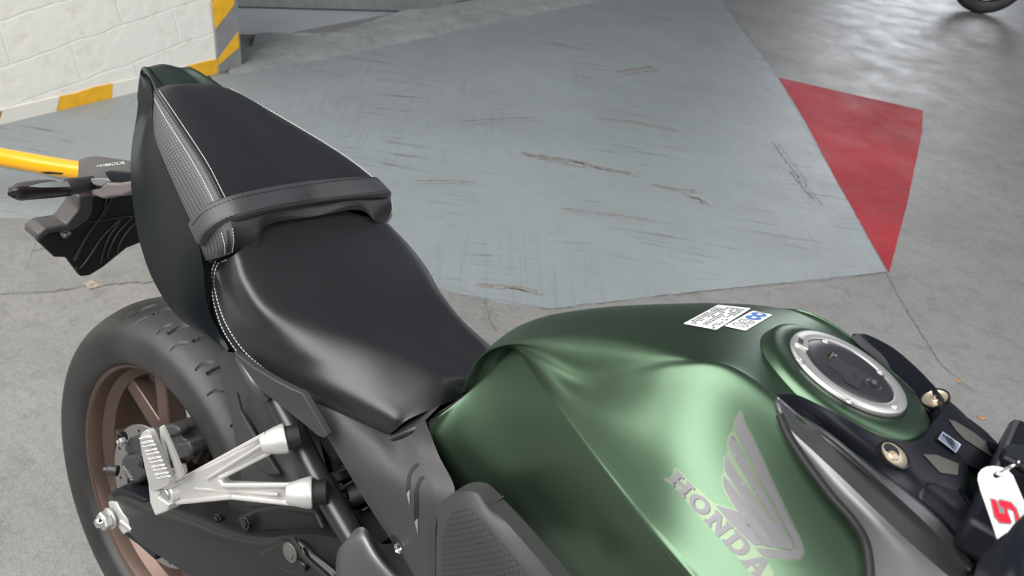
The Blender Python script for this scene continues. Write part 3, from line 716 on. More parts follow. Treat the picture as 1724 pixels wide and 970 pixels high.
# ---------------------------------------------------------------- pillion seat
p0 = [U(318, 142, y=0) + V((-.004, 0, -.022)), (318, 142, 0), (385, 198, 0), (452, 262, 0), (498, 306, 0), (520, 340, 0), (528, 358, 0), (530, 364, 0)]
p3 = [q3((262, 152, -.060)) + V((-.004, 0, -.02)), (262, 152, -.060), (302, 212, -.086), (343, 275, -.108), (369, 325, -.122), (386, 365, -.130), (392, 400, -.131), (388, 428, -.128)]
p1 = []
for i, (a, b) in enumerate(zip(p0, p3)):
    a, b = q3(a), q3(b); p1.append(a.lerp(b, .5) + V((0, 0, .003)))
p1[-1] = q3((452, 378, -.075)); p1[-2] = q3((455, 366, -.072))
p12 = [(q3(a) * .45 + q3(b) * .55) + V((0, 0, .001)) for a, b in zip(p1, p3)]
p12[-1] = q3((432, 412, -.10)); p12[-2] = q3((430, 390, -.10))
p4 = [q3((259, 158, -.066)) + V((-.003, 0, -.02)), (259, 165, -.067), (276, 225, -.096), (312, 292, -.120), (342, 345, -.134), (362, 388, -.141), (370, 415, -.141), (368, 434, -.137)]
p5 = [q3((257, 180, -.066)) + V((-.003, 0, -.01)), (256, 195, -.068), (263, 245, -.096), (292, 318, -.119), (316, 368, -.133), (332, 405, -.140), (338, 425, -.141), (343, 441, -.138)]
p6 = [q3(p) + V((0, .015, -.006)) for p in p5]
Gp = netm([p0, p1, p12, p3], 10, 6)
pil = part('pillion_seat')
top = Gp
pt, BPt = gobj('seat_top', top, m_leather, pil, angle=70)
Gside = net([p3, p4, p5, p6], 10, 8)
fb, BPs = gobj('woven_side_panel', Gside, m_mesh, pil, uv=(1, 1), angle=70)
fb['label'] = 'grey woven side panel'
vs_, fs = gmesh([[mir(p) for p in r] for r in Gside]); obj('woven_side_panel', vs_, fs, m_mesh, pil)
BPall = bvh(*merge([gmesh(top), gmesh(Gside)]))
rim = [(262, 153), (302, 212), (343, 275), (369, 325), (384, 352)]
stitches('stitching', [(x + 6, y) for x, y in rim[:-1]] + [(389, 350)], BPall, m_thread, pil, length=.0026, gap=.0013, w=.0008)
stitches('stitching', [(260, 166), (280, 202), (318, 262), (346, 312), (366, 352)], BPall, m_thread, pil, length=.0026, gap=.0013, w=.0008)
stitches('seam', [(x - 2, y + 1) for x, y in rim], BPall, m_bthread, pil, length=.004, gap=.0012, w=.0018, off=.0003)
stitches('stitching', [(391, 384), (393, 405), (390, 428)], BPall, m_thread, pil, length=.0026, gap=.0013, w=.0008)
stitches('stitching', [(373, 392), (378, 412), (378, 430)], BPall, m_thread, pil, length=.0026, gap=.0013, w=.0008)
stitches('seam', [(383, 388), (385, 408), (383, 430)], BPall, m_bthread, pil, length=.004, gap=.0012, w=.0018, off=.0003)
far = spline([mir(q3(p)) for p in p3[1:]], 20)
parts = []
for i in range(0, len(far) - 1, 1):
    a, b = far[i], far[i + 1]; L = (b - a).length; m_ = max(1, int(L / .004))
    for j in range(m_): parts.append(bar(a.lerp(b, j / m_) + V((0, .0008, .0008)), a.lerp(b, (j + .65) / m_) + V((0, .0008, .0008)), .0009, .0009, up=(0, 0, 1)))
obj('stitching', *merge(parts), m_thread, pil)
# grab strap across the seat
def strap_row(pts): return [q3(p) for p in pts]
s_rear = [(320, 376, -.142), (336, 356, -.140), (362, 340, -.130), (400, 328, -.110), (460, 315, -.06), (520, 305, -.0)]
s_front = [(338, 413, -.148), (350, 392, -.148), (378, 373, -.136), (415, 362, -.115), (468, 352, -.066), (528, 342, -.0)]
a = spline(strap_row(s_rear), 6); b = spline(strap_row(s_front), 6)
a = a + [mir(p) for p in reversed(a[:-1])]; b = b + [mir(p) for p in reversed(b[:-1])]
G = []
for t, h in ((-.02, -.006), (-.01, .0015), (.05, .0036), (.2, .0038), (.5, .0040), (.8, .0038), (.95, .0036), (1.01, .0015), (1.02, -.006)):
    row = []
    for i, (x, y) in enumerate(zip(a, b)):
        tn = (a[min(i + 1, len(a) - 1)] - a[max(i - 1, 0)]).normalized(); n = tn.cross(y - x).normalized()
        if n.z < 0 and abs(n.z) > .2 or n.dot(V((0, x.y, .06))) < 0: n = -n
        row.append(x.lerp(y, t) + n * h)
    G.append(row)
st, BST = gobj('grab_strap', G, m_strap, pil, angle=60)
for k, px in enumerate(([(324, 379), (340, 360), (366, 345), (402, 333), (460, 321), (520, 311), (580, 303), (648, 297)], [(337, 406), (352, 387), (380, 368), (415, 357), (468, 346), (528, 336), (590, 329), (656, 320)])):
    stitches('seam', px, BST, m_bthread, st, length=.004, gap=.0018, w=.0010, off=.0002)

# ---------------------------------------------------------------- tail cowl
t_top = [(246, 124, -.050), (252, 140, -.058), (257, 165, -.069), (257, 205, -.080), (270, 262, -.106), (300, 330, -.126), (330, 398, -.142), (342, 450, -.146), (350, 520, -.150), (386, 588, -.150)]
t_bot = [(236, 124, -.056), (234, 150, -.066), (230, 195, -.084), (222, 243, -.104), (220, 300, -.124), (228, 372, -.138), (240, 425, -.146), (262, 480, -.151), (302, 535, -.155), (386, 593, -.151)]
t_mid = []
for i, (p, q) in enumerate(zip(t_top, t_bot)):
    P_, Q_ = q3(p), q3(q); k = (.0, .1, .25, .4, .5, .5, .35, .05, -.05, 0)[i]
    t_mid.append(P_.lerp(Q_, .55) + V((0, -.003 + .014 * k, 0)))
t_in = [q3(p) + V((0, .012, -.004)) for p in t_bot]
t_in2 = [q3(p) + V((.002, .018 if i < 3 else .035, -.01)) for i, p in enumerate(t_bot)]
Gt = net([t_top, t_mid, t_bot], 8, 8)
t0 = [q3(p) + V((0, .012, -.012)) for p in t_top]
Gt2 = net([t_bot, t_in, t_in2], 8, 3, sr=(1,)); Gt0 = net([t0, t_top], 8, 2)
cowl = part('tail_cowl')
sc_, BSC = gobj('side_cowl', Gt0[:-1] + Gt[:-1] + Gt2, m_cowl, cowl, angle=50)
vs_, fs = gmesh([[V((p.x, -p.y * .94, p.z - .003)) for p in r] for r in Gt0[:-1] + Gt[:-1] + Gt2]); obj('side_cowl', vs_, [tuple(reversed(f)) for f in fs], m_cowl, cowl, angle=50)
# top cover behind the pillion seat
c_near = [(236, 124, -.046), (240, 115, -.040), (250, 126, -.045), (262, 150, -.055), (268, 160, -.058)]
c_seam = [(242, 126, -.026), (249, 112.5, -.024), (261, 126, -.028), (278, 148, -.032), (284, 157, -.034)]
sm3 = [q3(p) for p in c_seam]; nr3 = [q3(p) for p in c_near]
md3 = [V((p.x - .002, 0, p.z + .004)) for p in sm3]; dn3 = [p + V((0, -.003, -.03)) for p in nr3]
end = lambda r: [r[0] + V((.006, 0, -.02))] + r            # the rear end turns down
gobj('top_cover', netm([end(md3), end(sm3)], 8, 6, sc=()), m_cowltop, cowl, angle=60)
Gn2 = net([end([p + V((0, -.0008, -.0003)) for p in sm3]), end(nr3), end(dn3)], 8, 5)
gobj('cover_edge', Gn2, m_cowltop, cowl, angle=60)
vs_, fs = gmesh([[mir(p) for p in r] for r in Gn2]); obj('cover_edge', vs_, [tuple(reversed(f)) for f in fs], m_cowltop, cowl, angle=60)
# dark under tray that closes the tail below the seats
obj('under_tray', *merge([bar(V((-.09, 0, .875)), V((.05, 0, .835)), .07, .05, .16, .06, up=(0, 0, 1)), bar(V((.05, 0, .835)), V((.42, 0, .70)), .17, .10, .20, .12, up=(0, 0, 1))]), m_deep, cowl, bevel=.01)

# ---------------------------------------------------------------- rear wheel
AX = V((0, 0, .315))
wheel = part('rear_wheel')
prof = [(.216, -.066), (.224, -.078), (.232, -.084), (.246, -.0885), (.262, -.0895), (.274, -.0875), (.282, -.0835), (.289, -.077), (.2945, -.070), (.2995, -.061), (.3045, -.050), (.3085, -.039), (.3118, -.027), (.3140, -.014), (.3147, 0)]
prof = prof + [(r, -y) for r, y in reversed(prof[:-1])]
def refine(pr, k): 
    q = spline([V((a, b, 0)) for a, b in pr], k); return [(p.x, p.y) for p in q]
prof = refine(prof, 6)
# tread grooves: curved sipes that repeat round the tyre
NP = 18
cells = []
for k in range(NP):
    base = 2 * pi * k / NP
    for sgn in (-1, 1):
        s0 = base + (pi / NP if sgn > 0 else 0)
        cells.append((s0, .012 * sgn, s0 + .075, .048 * sgn, .0042, .0045))
        cells.append((s0 + .17, .030 * sgn, s0 + .215, .062 * sgn, .0050, .0045))
        cells.append((s0 + .09, .058 * sgn, s0 + .12, .078 * sgn, .0020, .0022))
        cells.append((s0 + .26, .052 * sgn, s0 + .27, .072 * sgn, .0022, .0022))
NA = 1260
def tyre_mesh():
    vs_ = []; m_ = len(prof)
    buck = {}
    for c_ in cells:
        lo = int(((min(c_[0], c_[2]) - .03) % (2 * pi)) / (2 * pi) * 60); hi = int((max(c_[0], c_[2]) + .03 - min(c_[0], c_[2]) + .03) / (2 * pi) * 60) + 2
        for b_ in range(lo, lo + hi): buck.setdefault(b_ % 60, []).append(c_)
    for k in range(NA):
        a = 2 * pi * k / NA; cs = buck.get(int(a / (2 * pi) * 60), [])
        for r, y in prof:
            rr = r
            if r > .27:
                for (a0, y0, a1, y1, w, dp) in cs:
                    da = (a - a0 + pi) % (2 * pi) - pi; px_, py_ = da * .31, y - y0; dx, dy = (a1 - a0) * .31, y1 - y0; L2 = dx * dx + dy * dy
                    t = max(0, min(1, (px_ * dx + py_ * dy) / L2)); bend = .0035 * sin(pi * t)
                    nx, ny = -dy / math.sqrt(L2), dx / math.sqrt(L2); dd = math.hypot(px_ - t * dx - nx * bend, py_ - t * dy - ny * bend)
                    ww = w * (.35 + .65 * sin(pi * (.15 + .7 * t)))
                    if dd < ww: rr = min(rr, r - dp * min(1, (1 - dd / ww) * 3))
            if .27 < 0: pass
            vs_.append(V((AX.x + rr * cos(a), y, AX.z + rr * sin(a))))
    fs = [(k * m_ + i, k * m_ + i + 1, ((k + 1) % NA) * m_ + i + 1, ((k + 1) % NA) * m_ + i) for k in range(NA) for i in range(m_ - 1)]
    return vs_, fs
tvs, tfs = tyre_mesh(); tyre = obj('tyre', tvs, tfs, m_tyre, wheel, angle=60)
# small raised wear marks and letters on the sidewall
rimprof = [(.2165, -.070), (.2285, -.0785), (.2290, -.0765), (.2265, -.073), (.219, -.071), (.2150, -.068), (.2120, -.060), (.2095, -.048), (.196, -.034), (.1935, -.02), (.193, .02), (.1935, .034), (.2095, .048), (.2150, .068), (.2265, .0735), (.2290, .0765), (.2285, .0785), (.2165, .070)]
rimprof = [(a_, b_) for a_, b_ in rimprof]
rimo = obj('rim', *lathe(rimprof, AX, (0, 1, 0), 160), m_bronze, wheel, angle=30); rimo['label'] = 'bronze painted rim'
hub = obj('hub', *lathe([(.012, -.055), (.034, -.055), (.038, -.050), (.040, -.02), (.046, -.008), (.046, .03), (.04, .05), (.012, .05)], AX, (0, 1, 0), 48), m_bronze, wheel, angle=35)
J = U(282, 722, y=-.02) - AX; aj = math.atan2(J.z, J.x)
def wp(r, a, y): return AX + V((r * cos(a), y, r * sin(a)))
for k in range(5):
    a = aj + k * 2 * pi / 5
    parts = [bar(wp(.036, a, .0), wp(.095, a, -.012), .052, .04, .046, .03, up=(0, 1, 0))]
    for s in (-1, 1):
        parts.append(bar(wp(.088, a + s * .06, -.012), wp(.198, a + s * .27, -.020), .036, .034, .030, .028, up=(0, 1, 0)))
    obj('spoke', *merge(parts), m_bronze, wheel, bevel=.003)
disc = part('brake_disc', None, wheel)
dpr = [(.082, -.0745), (.121, -.0745), (.1225, -.0725), (.121, -.0705), (.082, -.0705), (.082, -.0745)]
obj('disc_ring', *lathe(dpr, AX, (0, 1, 0), 96), mat('disc_steel', (.34, .33, .32), .35, .9), disc, angle=30)
bpy.data.objects.remove(disc); 
dring = bpy.data.objects['disc_ring']; dring.parent = wheel; dring.name = 'brake_disc'; dring['label'] = 'drilled steel brake disc'
parts = []
for k in range(24):
    a = 2 * pi * k / 24; parts.append(cyl(wp(.094 + .018 * (k % 3) / 2, a, -.0749), wp(.094 + .018 * (k % 3) / 2, a, -.0744), .003, n=10))
obj('disc_hole', *merge(parts), m_deep, dring)['kind'] = 'stuff'
obj('disc_carrier', *merge([bar(wp(.03, aj + k * 2 * pi / 5 + .3, -.06), wp(.086, aj + k * 2 * pi / 5 + .3, -.072), .02, .006, up=(0, 1, 0)) for k in range(5)]), m_caliper, wheel, bevel=.001)

# ---------------------------------------------------------------- brake caliper
cal = part('brake_caliper')
zq = lambda x, y: (180 + x / 6.467, 700 + y / 6.467)
def ppoly(name, px, y, th, m, parent, bev=.003, ys=None, seg=3):
    out = [U(p[0], p[1], y=(y if ys is None else ys[i])) for i, p in enumerate(px)]; n = len(out)
    bk = [q + V((0, th, 0)) for q in out]
    ov, ff = cdt([[tuple(p) for p in px]])
    idx = {}
    for i, v in enumerate(ov): idx[i] = min(range(n), key=lambda k: (px[k][0] - v.x) ** 2 + (px[k][1] - v.y) ** 2)
    front = orient(out, [tuple(idx[i] for i in f) for f in ff])
    a_ = sum(px[i][0] * px[(i + 1) % n][1] - px[(i + 1) % n][0] * px[i][1] for i in range(n))
    side = [((k + 1) % n, k, k + n, (k + 1) % n + n) if a_ > 0 else (k, (k + 1) % n, (k + 1) % n + n, k + n) for k in range(n)]
    bkf = [tuple(i + n for i in reversed(f)) for f in front]
    o = obj(name, out + bk, front + side + bkf, m, parent, bevel=bev, seg=seg, angle=35)
    bm = bmesh.new(); bm.from_mesh(o.data); bmesh.ops.recalc_face_normals(bm, faces=bm.faces)
    bmesh.ops.dissolve_limit(bm, angle_limit=.02, verts=bm.verts, edges=bm.edges); bm.to_mesh(o.data); bm.free()
    return o
body = ppoly('caliper_body', [zq(*p) for p in [(150, 470), (175, 440), (250, 430), (330, 420), (400, 400), (440, 520), (430, 640), (400, 690), (350, 740), (300, 760), (240, 730), (190, 660), (160, 580), (150, 520)]], -.106, .05, m_caliper, cal, .006)
ppoly('caliper_bridge', [zq(*p) for p in [(180, 330), (230, 250), (330, 210), (430, 200), (560, 130), (660, 110), (770, 150), (790, 230), (880, 290), (930, 370), (800, 470), (600, 540), (420, 560), (340, 440), (230, 430), (185, 390)]], -.098, .055, m_caliper, cal, .006)
ppoly('caliper_cover', [zq(*p) for p in [(430, 170), (560, 120), (690, 95), (775, 140), (790, 210), (700, 230), (640, 260), (560, 250), (470, 230)]], -.104, .02, mat('cover_black', (.035, .035, .037), .45), cal, .005)
ppoly('caliper_plate', [zq(*p) for p in [(740, 300), (880, 280), (920, 400), (905, 450), (790, 490), (740, 430)]], -.104, .04, m_caliper, cal, .005)
text_on('caliper_text', 'NISSIN', [zq(205, 640 - 30), zq(270, 730 - 15), zq(300, 690 - 10), zq(200, 540)], lambda p: U(p[0], p[1], y=-.1064), m_alu, cal) if False else None
g, gf = glyphs('NISSIN'); A_, B_, C_, D_ = [V(zq(*q)) for q in ((165, 560), (255, 705), (295, 690), (190, 545))]
Pn = [U(*(A_ * (1 - u) * (1 - v) + B_ * u * (1 - v) + C_ * u * v + D_ * (1 - u) * v), y=-.1064) for u, v in g]
obj('caliper_text', Pn, orient(Pn, gf), m_alu, cal, smooth=False)
def bolt(name, px, py, y0, r, L, m, parent, hexr=None, axis=(0, -1, 0)):
    c_ = U(px, py, y=y0); ax = V(axis).normalized()
    parts = [lathe([(0, 0), (r, 0), (r, L * .6), (r * .9, L * .7), (0, L * .7)], c_, ax, 24, ref=V((1, 0, .3))), lathe([(r * .62, L * .5), (r * .62, L), (r * .5, L * 1.05), (0, L * 1.05)], c_, ax, 6, ref=V((1, 0, .3)))]
    return obj(name, *merge(parts), m, parent, angle=30, bevel=.0006)
bolt('bleed_nut', *zq(195, 265), -.105, .0055, .012, m_steel, cal); bolt('slide_cap', *zq(200, 220), -.100, .008, .014, m_gloss, cal)
bolt('caliper_bolt', *zq(120, 600), -.098, .009, .022, m_caliper, cal, axis=(-.75, -.6, -.1))
bolt('slide_pin', *zq(860, 590), -.100, .010, .02, mat('pin_grey', (.22, .21, .2), .45, .4), cal, axis=(-.3, -.9, 0))
bolt('slide_cap', *zq(370, 500), -.108, .010, .006, m_caliper, cal)
obj('brake_hose', *tube([U(375, 745, y=-.06), U(352, 735, y=-.07), U(338, 760, y=-.085), U(330, 778, y=-.09)], .005, 10), m_deep, cal)

# ---------------------------------------------------------------- swingarm
sw = part('swingarm')
sa_top = [(182, 836, -.112), (200, 824, -.118), (250, 846, -.124), (320, 868, -.128), (380, 893, -.132), (440, 905, -.134), (500, 900, -.134), (560, 905, -.130), (620, 930, -.125)]
sa_face = [(183, 848, -.120), (198, 842, -.128), (246, 866, -.136), (312, 890, -.140), (372, 915, -.142), (432, 930, -.144), (490, 940, -.142), (550, 955, -.138), (612, 980, -.13)]
sa_low = [(190, 862, -.120), (205, 880, -.128), (232, 912, -.134), (290, 950, -.138), (345, 985, -.140), (400, 1015, -.142), (460, 1040, -.14), (520, 1065, -.138), (590, 1090, -.13)]
sa_back = [q3(p) + V((.0, .06, .008)) for p in sa_top]; sa_under = [q3(p) + V((0, .05, -.012)) for p in sa_low]
gobj('beam', net([sa_back, sa_top, sa_face, sa_low, sa_under], 8, 6, sr=(1, 3)), m_swing, sw, angle=40)
# raised web where the arm widens
ppoly('beam_web', [(388, 884), (402, 868), (430, 856), (470, 852), (530, 862), (560, 930), (520, 905), (480, 900), (420, 898)], -.118, .03, m_swing, sw, .006)
ppoly('beam_rib', [(432, 930), (468, 912), (500, 912), (520, 935), (560, 968), (570, 1000), (500, 975), (440, 950)], -.150, .012, m_swing, sw, .007)
bolt('guard_bolt', 416, 880, -.124, .010, .006, m_gloss, sw); bolt('guard_bolt', 371, 872, -.116, .008, .008, m_gloss, sw)
obj('cable_clip', *merge([bar(U(508, 924, y=-.150), U(520, 950, y=-.152), .010, .006, up=(0, 1, 0)), bar(U(503, 946, y=-.154), U(517, 956, y=-.154), .010, .008, up=(0, 1, 0))]), m_gloss, sw, bevel=.0015)
obj('wheel_speed_cable', *tube([U(492, 905, y=-.146), U(515, 940, y=-.154), U(550, 972, y=-.154), U(575, 1000, y=-.15)], .003, 8), m_deep, sw)
bolt('cup_plug', 490, 930, -.150, .013, .004, mat('plug_grey', (.11, .105, .10), .45, .3), sw)
# axle, nut and chain adjuster
adj = part('chain_adjuster', 'bright steel axle nut and adjuster')
ppoly('adjuster_plate', [(182, 845), (194, 846), (206, 866), (222, 878), (221, 893), (207, 900), (197, 886), (186, 868)], -.132, .006, m_alu, adj, .0015)
cx_ = U(187, 872, y=-.136); obj('axle_washer', *cyl(cx_, cx_ + V((0, -.004, 0)), .0175, ch=.001), m_steel, adj)
obj('axle_nut', *lathe([(0, 0), (.0150, 0), (.0155, .003), (.0155, .010), (.0140, .013), (0, .013)], cx_ + V((0, -.004, 0)), (0, -1, 0), 6), m_steel, adj, angle=20, bevel=.001)
obj('axle_end', *cyl(cx_ + V((0, -.014, 0)), cx_ + V((0, -.024, 0)), .0085, .0075, ch=.001), m_chrome, adj)
obj('adjuster_bolt', *cyl(U(206, 878, y=-.13), U(224, 893, y=-.13), .005), m_steel, adj)
ppoly('arm_end_cap', [(183, 830), (200, 823), (245, 842), (243, 862), (222, 858), (206, 838), (192, 842)], -.126, .03, m_black, sw, .004)
ppoly('arm_end_lug', [(196, 880), (222, 893), (262, 925), (262, 945), (232, 918), (206, 900)], -.118, .02, m_black, sw, .003)

# ---------------------------------------------------------------- passenger foot peg bracket
br = part('peg_bracket', 'bare cast aluminium passenger peg bracket')
outl = [(266, 836, -.208), (272, 822, -.208), (288, 812, -.206), (330, 794, -.198), (380, 770, -.185), (430, 743, -.168), (452, 724, -.158), (468, 722, -.150), (478, 738, -.146), (482, 756, -.146), (466, 762, -.150), (446, 762, -.158), (410, 781, -.172), (376, 800, -.184), (369, 808, -.187), (374, 815, -.187), (420, 817, -.174), (470, 818, -.158), (492, 815, -.150), (506, 808, -.145), (520, 826, -.142), (524, 843, -.142), (510, 853, -.146), (488, 850, -.152), (440, 842, -.168), (390, 839, -.182), (340, 843, -.195), (300, 848, -.204), (284, 852, -.208), (270, 848, -.208)]
web = ppoly('bracket_arm', [(p[0], p[1]) for p in outl], 0, .014, m_alu, br, .003, ys=[p[2] for p in outl])
def ridge(a_, b_, r, dy=-.0015):
    return tube([q3(p) + V((0, dy, 0)) for p in (a_, b_)], r, 8)
rg = [ridge((292, 816, -.206), (450, 730, -.160), .0032), ridge((372, 804, -.186), (462, 758, -.150), .0030), ridge((376, 817, -.187), (500, 816, -.150), .0030), ridge((300, 845, -.204), (392, 836, -.183), .0032), ridge((392, 836, -.183), (505, 848, -.148), .0032), ridge((330, 822, -.196), (470, 832, -.160), .0022), ridge((350, 806, -.192), (448, 745, -.163), .0022)]
obj('bracket_ridge', *merge(rg), m_alu, br)
for (a_, b_, r) in (((457, 744, -.156), (486, 737, -.140), .0172), ((500, 831, -.152), (532, 829, -.136), .0180)):
    A_, B_ = q3(a_), q3(b_)
    d_ = (B_ - A_).normalized()
    obj('mount_ring', *lathe([(0, -.012), (r * .55, -.012), (r * .72, -.008), (r * .92, .004), (r * 1.05, .014), (r * 1.02, .017), (r * .86, .018), (r * .84, .010)], A_, d_, 32, ref=V((0, 0, 1))), m_alu, br, angle=50)
    obj('mount_bush', *cyl(A_, A_ + d_ * .034, r * .84, r * .80, 24, .001), m_deep, br)
pv = U(281, 832, y=-.213); obj('pivot_boss', *cyl(pv + V((0, .012, 0)), pv, .0125, ch=.0015), m_alu, br)
obj('pivot_pin', *cyl(pv, pv + V((0, -.003, 0)), .0075, ch=.001), mat('pin_zinc', (.45, .46, .46), .4, .8), br)
peg = part('foot_peg', 'folded silver passenger foot peg with serrated top')
ppoly('peg_blade', [(233.5, 737), (238, 728), (246, 723.5), (251, 730), (262, 757), (278, 795), (285, 810), (283, 819), (272, 824), (262, 828), (252, 826), (249, 816), (243, 790), (237, 762)], 0, .010, m_alu, peg, .0022, ys=[-.246, -.248, -.248, -.246, -.238, -.226, -.222, -.220, -.218, -.218, -.220, -.223, -.230, -.238])
ppoly('peg_knuckle', [(249, 816), (262, 826), (284, 816), (283, 824), (268, 826), (265, 838), (284, 850), (281, 861), (261, 869), (252, 846)], -.217, .018, m_alu, peg, .002)
parts = []
for k in range(11):
    for j in range(3):
        t = k / 10; cx, cy = 247 + 30 * t + (j - 1) * (5.2 + 2 * t), 737 + 66 * t + (1 - j) * 1.5 + (k % 2) * 1.2
        c_ = U(cx, cy, y=-.247 + .024 * t); parts.append(lathe([(.0030, .0), (.0026, .002), (.0006, .0065), (0, .0066)], c_ - V((0, -.001, 0)), (-.15, -1, .25), 6))
obj('peg_teeth', *merge(parts), m_alu, peg, angle=20)
def rung(px, ys): return None
bl = [(268, 720), (273, 718), (279, 730), (296, 770), (308, 801), (303, 808), (290, 812), (284, 800), (276, 765), (270, 742)]
hole = [(274.5, 739), (279.5, 746), (289, 776), (296, 797), (287, 801), (279.5, 772)]
ov, ff = cdt([bl], 0, [hole]); Pq = [U(v.x, v.y, y=-.238 + .024 * (v.y - 718) / 90) for v in ov]
obj('peg_blade', Pq, orient(Pq, ff), m_alu, peg, solid=.004, bevel=.0006)
obj('peg_spring', *tube([U(292, 846, y=-.20), U(320, 838, y=-.195), U(352, 826, y=-.19)], .002, 6), m_steel, peg)

# ---------------------------------------------------------------- frame, covers, shock
fr = part('subframe')
obj('frame_tube', *tube([U(455, 650, y=-.105), U(482, 700, y=-.112), U(538, 810, y=-.116), U(590, 900, y=-.118), U(610, 935, y=-.118)], .0148, 24, 6), m_tube, fr)
cast = [[(590, 905, -.128), (600, 890, -.130), (616, 890, -.128), (640, 915, -.120)], [(568, 930, -.138), (590, 915, -.142), (622, 915, -.138), (655, 945, -.122)], [(565, 985, -.146), (596, 965, -.150), (640, 960, -.142), (690, 985, -.124)], [(566, 1060, -.146), (610, 1040, -.150), (670, 1040, -.14), (740, 1060, -.12)]]
cast = [[(578, 908, -.110)] and [q3(r[0]) + V((0, .03, 0))] + r + [q3(r[-1]) + V((.006, .03, -.01))] for r in cast]
gobj('frame_casting', net(cast, 8, 8), m_silver, fr, angle=60)
obj('frame_cross_tube', *tube([U(590, 838, y=-.09), U(660, 812, y=-.05)], .012, 16), m_deep, fr)
obj('frame_tube', *tube([mir(U(455, 650, y=-.105)), mir(U(538, 810, y=-.116)), mir(U(590, 900, y=-.118))], .0148, 16, 6), m_tube, fr)
ppoly('frame_gusset', [(548, 690), (600, 745), (640, 800), (600, 800), (560, 780), (540, 730)], -.085, .01, m_plastic, fr, .003)
# trim plate under the seat
tp = [(392, 592, -.150), (425, 618, -.156), (465, 642, -.158), (492, 656, -.156), (508, 662, -.152), (551, 734, -.146), (545, 738, -.146), (532, 733, -.146), (500, 706, -.148), (462, 676, -.150), (446, 664, -.150), (425, 640, -.150), (400, 606, -.150)]
ppoly('seat_side_trim', [(p[0], p[1]) for p in tp], 0, .010, m_plastic, bike, .002, ys=[p[2] for p in tp])
obj('seat_rail', *tube([U(405, 600, y=-.135), U(430, 645, y=-.135), U(448, 670, y=-.125)], .008, 12), m_silver, fr)
# shock absorber
sh = part('shock_absorber')
a_, b_ = U(612, 800, y=-.03), U(690, 985, y=-.03); ax = (b_ - a_).normalized(); u_ = ax.cross(V((0, 1, 0))).normalized(); w_ = ax.cross(u_); L = (b_ - a_).length
hel = [a_ + ax * (L * t / 140) + (u_ * cos(t / 140 * 2 * pi * 8) + w_ * sin(t / 140 * 2 * pi * 8)) * .034 for t in range(141)]
obj('coil_spring', *tube(hel, .0062, 10, 1), m_gloss, sh)
obj('damper_body', *cyl(a_ - ax * .04, b_ + ax * .05, .020), mat('damper_dark', (.02, .02, .02), .3), sh)
obj('spring_collar', *cyl(a_ - ax * .02, a_ - ax * .004, .040, ch=.003), m_gloss, sh)
obj('mark', *bar(a_ + ax * .105 + V((0, -.0205, 0)), a_ + ax * .118 + V((0, -.0205, 0)), .006, .002), mat('orange_mark', (.6, .25, .03), .4), sh)
ho = []
for k, (pa, pb, pc) in enumerate((((570, 800), (600, 880), (640, 960)), ((560, 850), (585, 900), (600, 960)), ((680, 930), (700, 945), (735, 965)))):
    obj('hose', *tube([U(*pa, y=-.06), U(*pb, y=-.07), U(*pc, y=-.08)], .006, 10), m_gloss, fr)
parts = [lathe([(.006, 0), (.0075, .002), (.006, .004)], U(545 + 14 * k, 850 + 26 * k, y=-.075), (.5, 0, -.7), 16) for k in range(5)]
obj('hose_fitting', *merge(parts), m_chrome, fr)
# engine and airbox mass behind the covers
obj('engine_block', *merge([box((.62, .0, .62), (.34, .16, .26)), box((.60, 0, .40), (.5, .2, .24)), box((.30, .0, .60), (.16, .09, .16))]), m_deep, bike, bevel=.02)
# ---------------------------------------------------------------- inner mudguard (hugger)
h0 = [(368, 596, -.088), (374, 640, -.086), (386, 690, -.084), (396, 740, -.086), (405, 790, -.09), (412, 850, -.094)]
h1 = [(378, 590, -.100), (408, 640, -.100), (420, 690, -.100), (432, 740, -.100), (448, 800, -.104), (460, 858, -.110)]
h2 = [(400, 590, -.100), (440, 645, -.098), (465, 700, -.094), (482, 760, -.090), (500, 820, -.094), (520, 880, -.10)]
h3 = [(440, 590, -.07), (490, 650, -.06), (530, 720, -.055), (550, 790, -.055), (566, 850, -.06), (590, 910, -.07)]
hb0 = [q3(p) + V((.004, .05, .01)) for p in h0]
gobj('rear_mudguard', net([hb0, h0, h1, h2, h3], 8, 8, sr=(1,)), m_plastic, bike, angle=50)
ppoly('mudguard_fin', [(396, 660), (403, 690), (432, 742), (470, 800), (450, 800), (412, 770), (402, 730)], -.110, .006, m_plastic, bike, .002)
ppoly('mudguard_lower', [(470, 862), (500, 850), (520, 858), (568, 960), (580, 1000), (545, 1000), (520, 930), (500, 880)], -.104, .008, m_plastic, bike, .002)

# ---------------------------------------------------------------- grey side cover in front of the subframe
c1 = [(508, 652, -.116), (560, 680, -.112), (612, 704, -.104), (656, 722, -.098), (690, 720, -.096), (716, 708, -.098)]
c2 = [(540, 716, -.124), (585, 735, -.126), (632, 752, -.124), (672, 768, -.120), (706, 766, -.116), (738, 765, -.110)]
c3 = [(580, 785, -.130), (615, 800, -.138), (650, 815, -.140), (690, 826, -.140), (730, 826, -.136), (766, 828, -.130)]
c4 = [(618, 848, -.130), (645, 865, -.137), (672, 880, -.140), (700, 890, -.144), (722, 880, -.144), (737, 868, -.142)]
c5 = [(655, 905, -.130), (672, 920, -.136), (690, 930, -.139), (708, 940, -.142), (722, 940, -.144), (733, 940, -.144)]
c6 = [(698, 970, -.130), (704, 985, -.134), (710, 1000, -.138), (718, 1010, -.140), (726, 1010, -.142), (733, 1010, -.142)]
rows = [c1, c2, c3, c4, c5, c6]
rows = [[q3(r[0]) + V((0, .02, 0))] + r for r in rows]
rows = [[q3(p) + V((0, .02, .012)) for p in rows[0]]] + rows
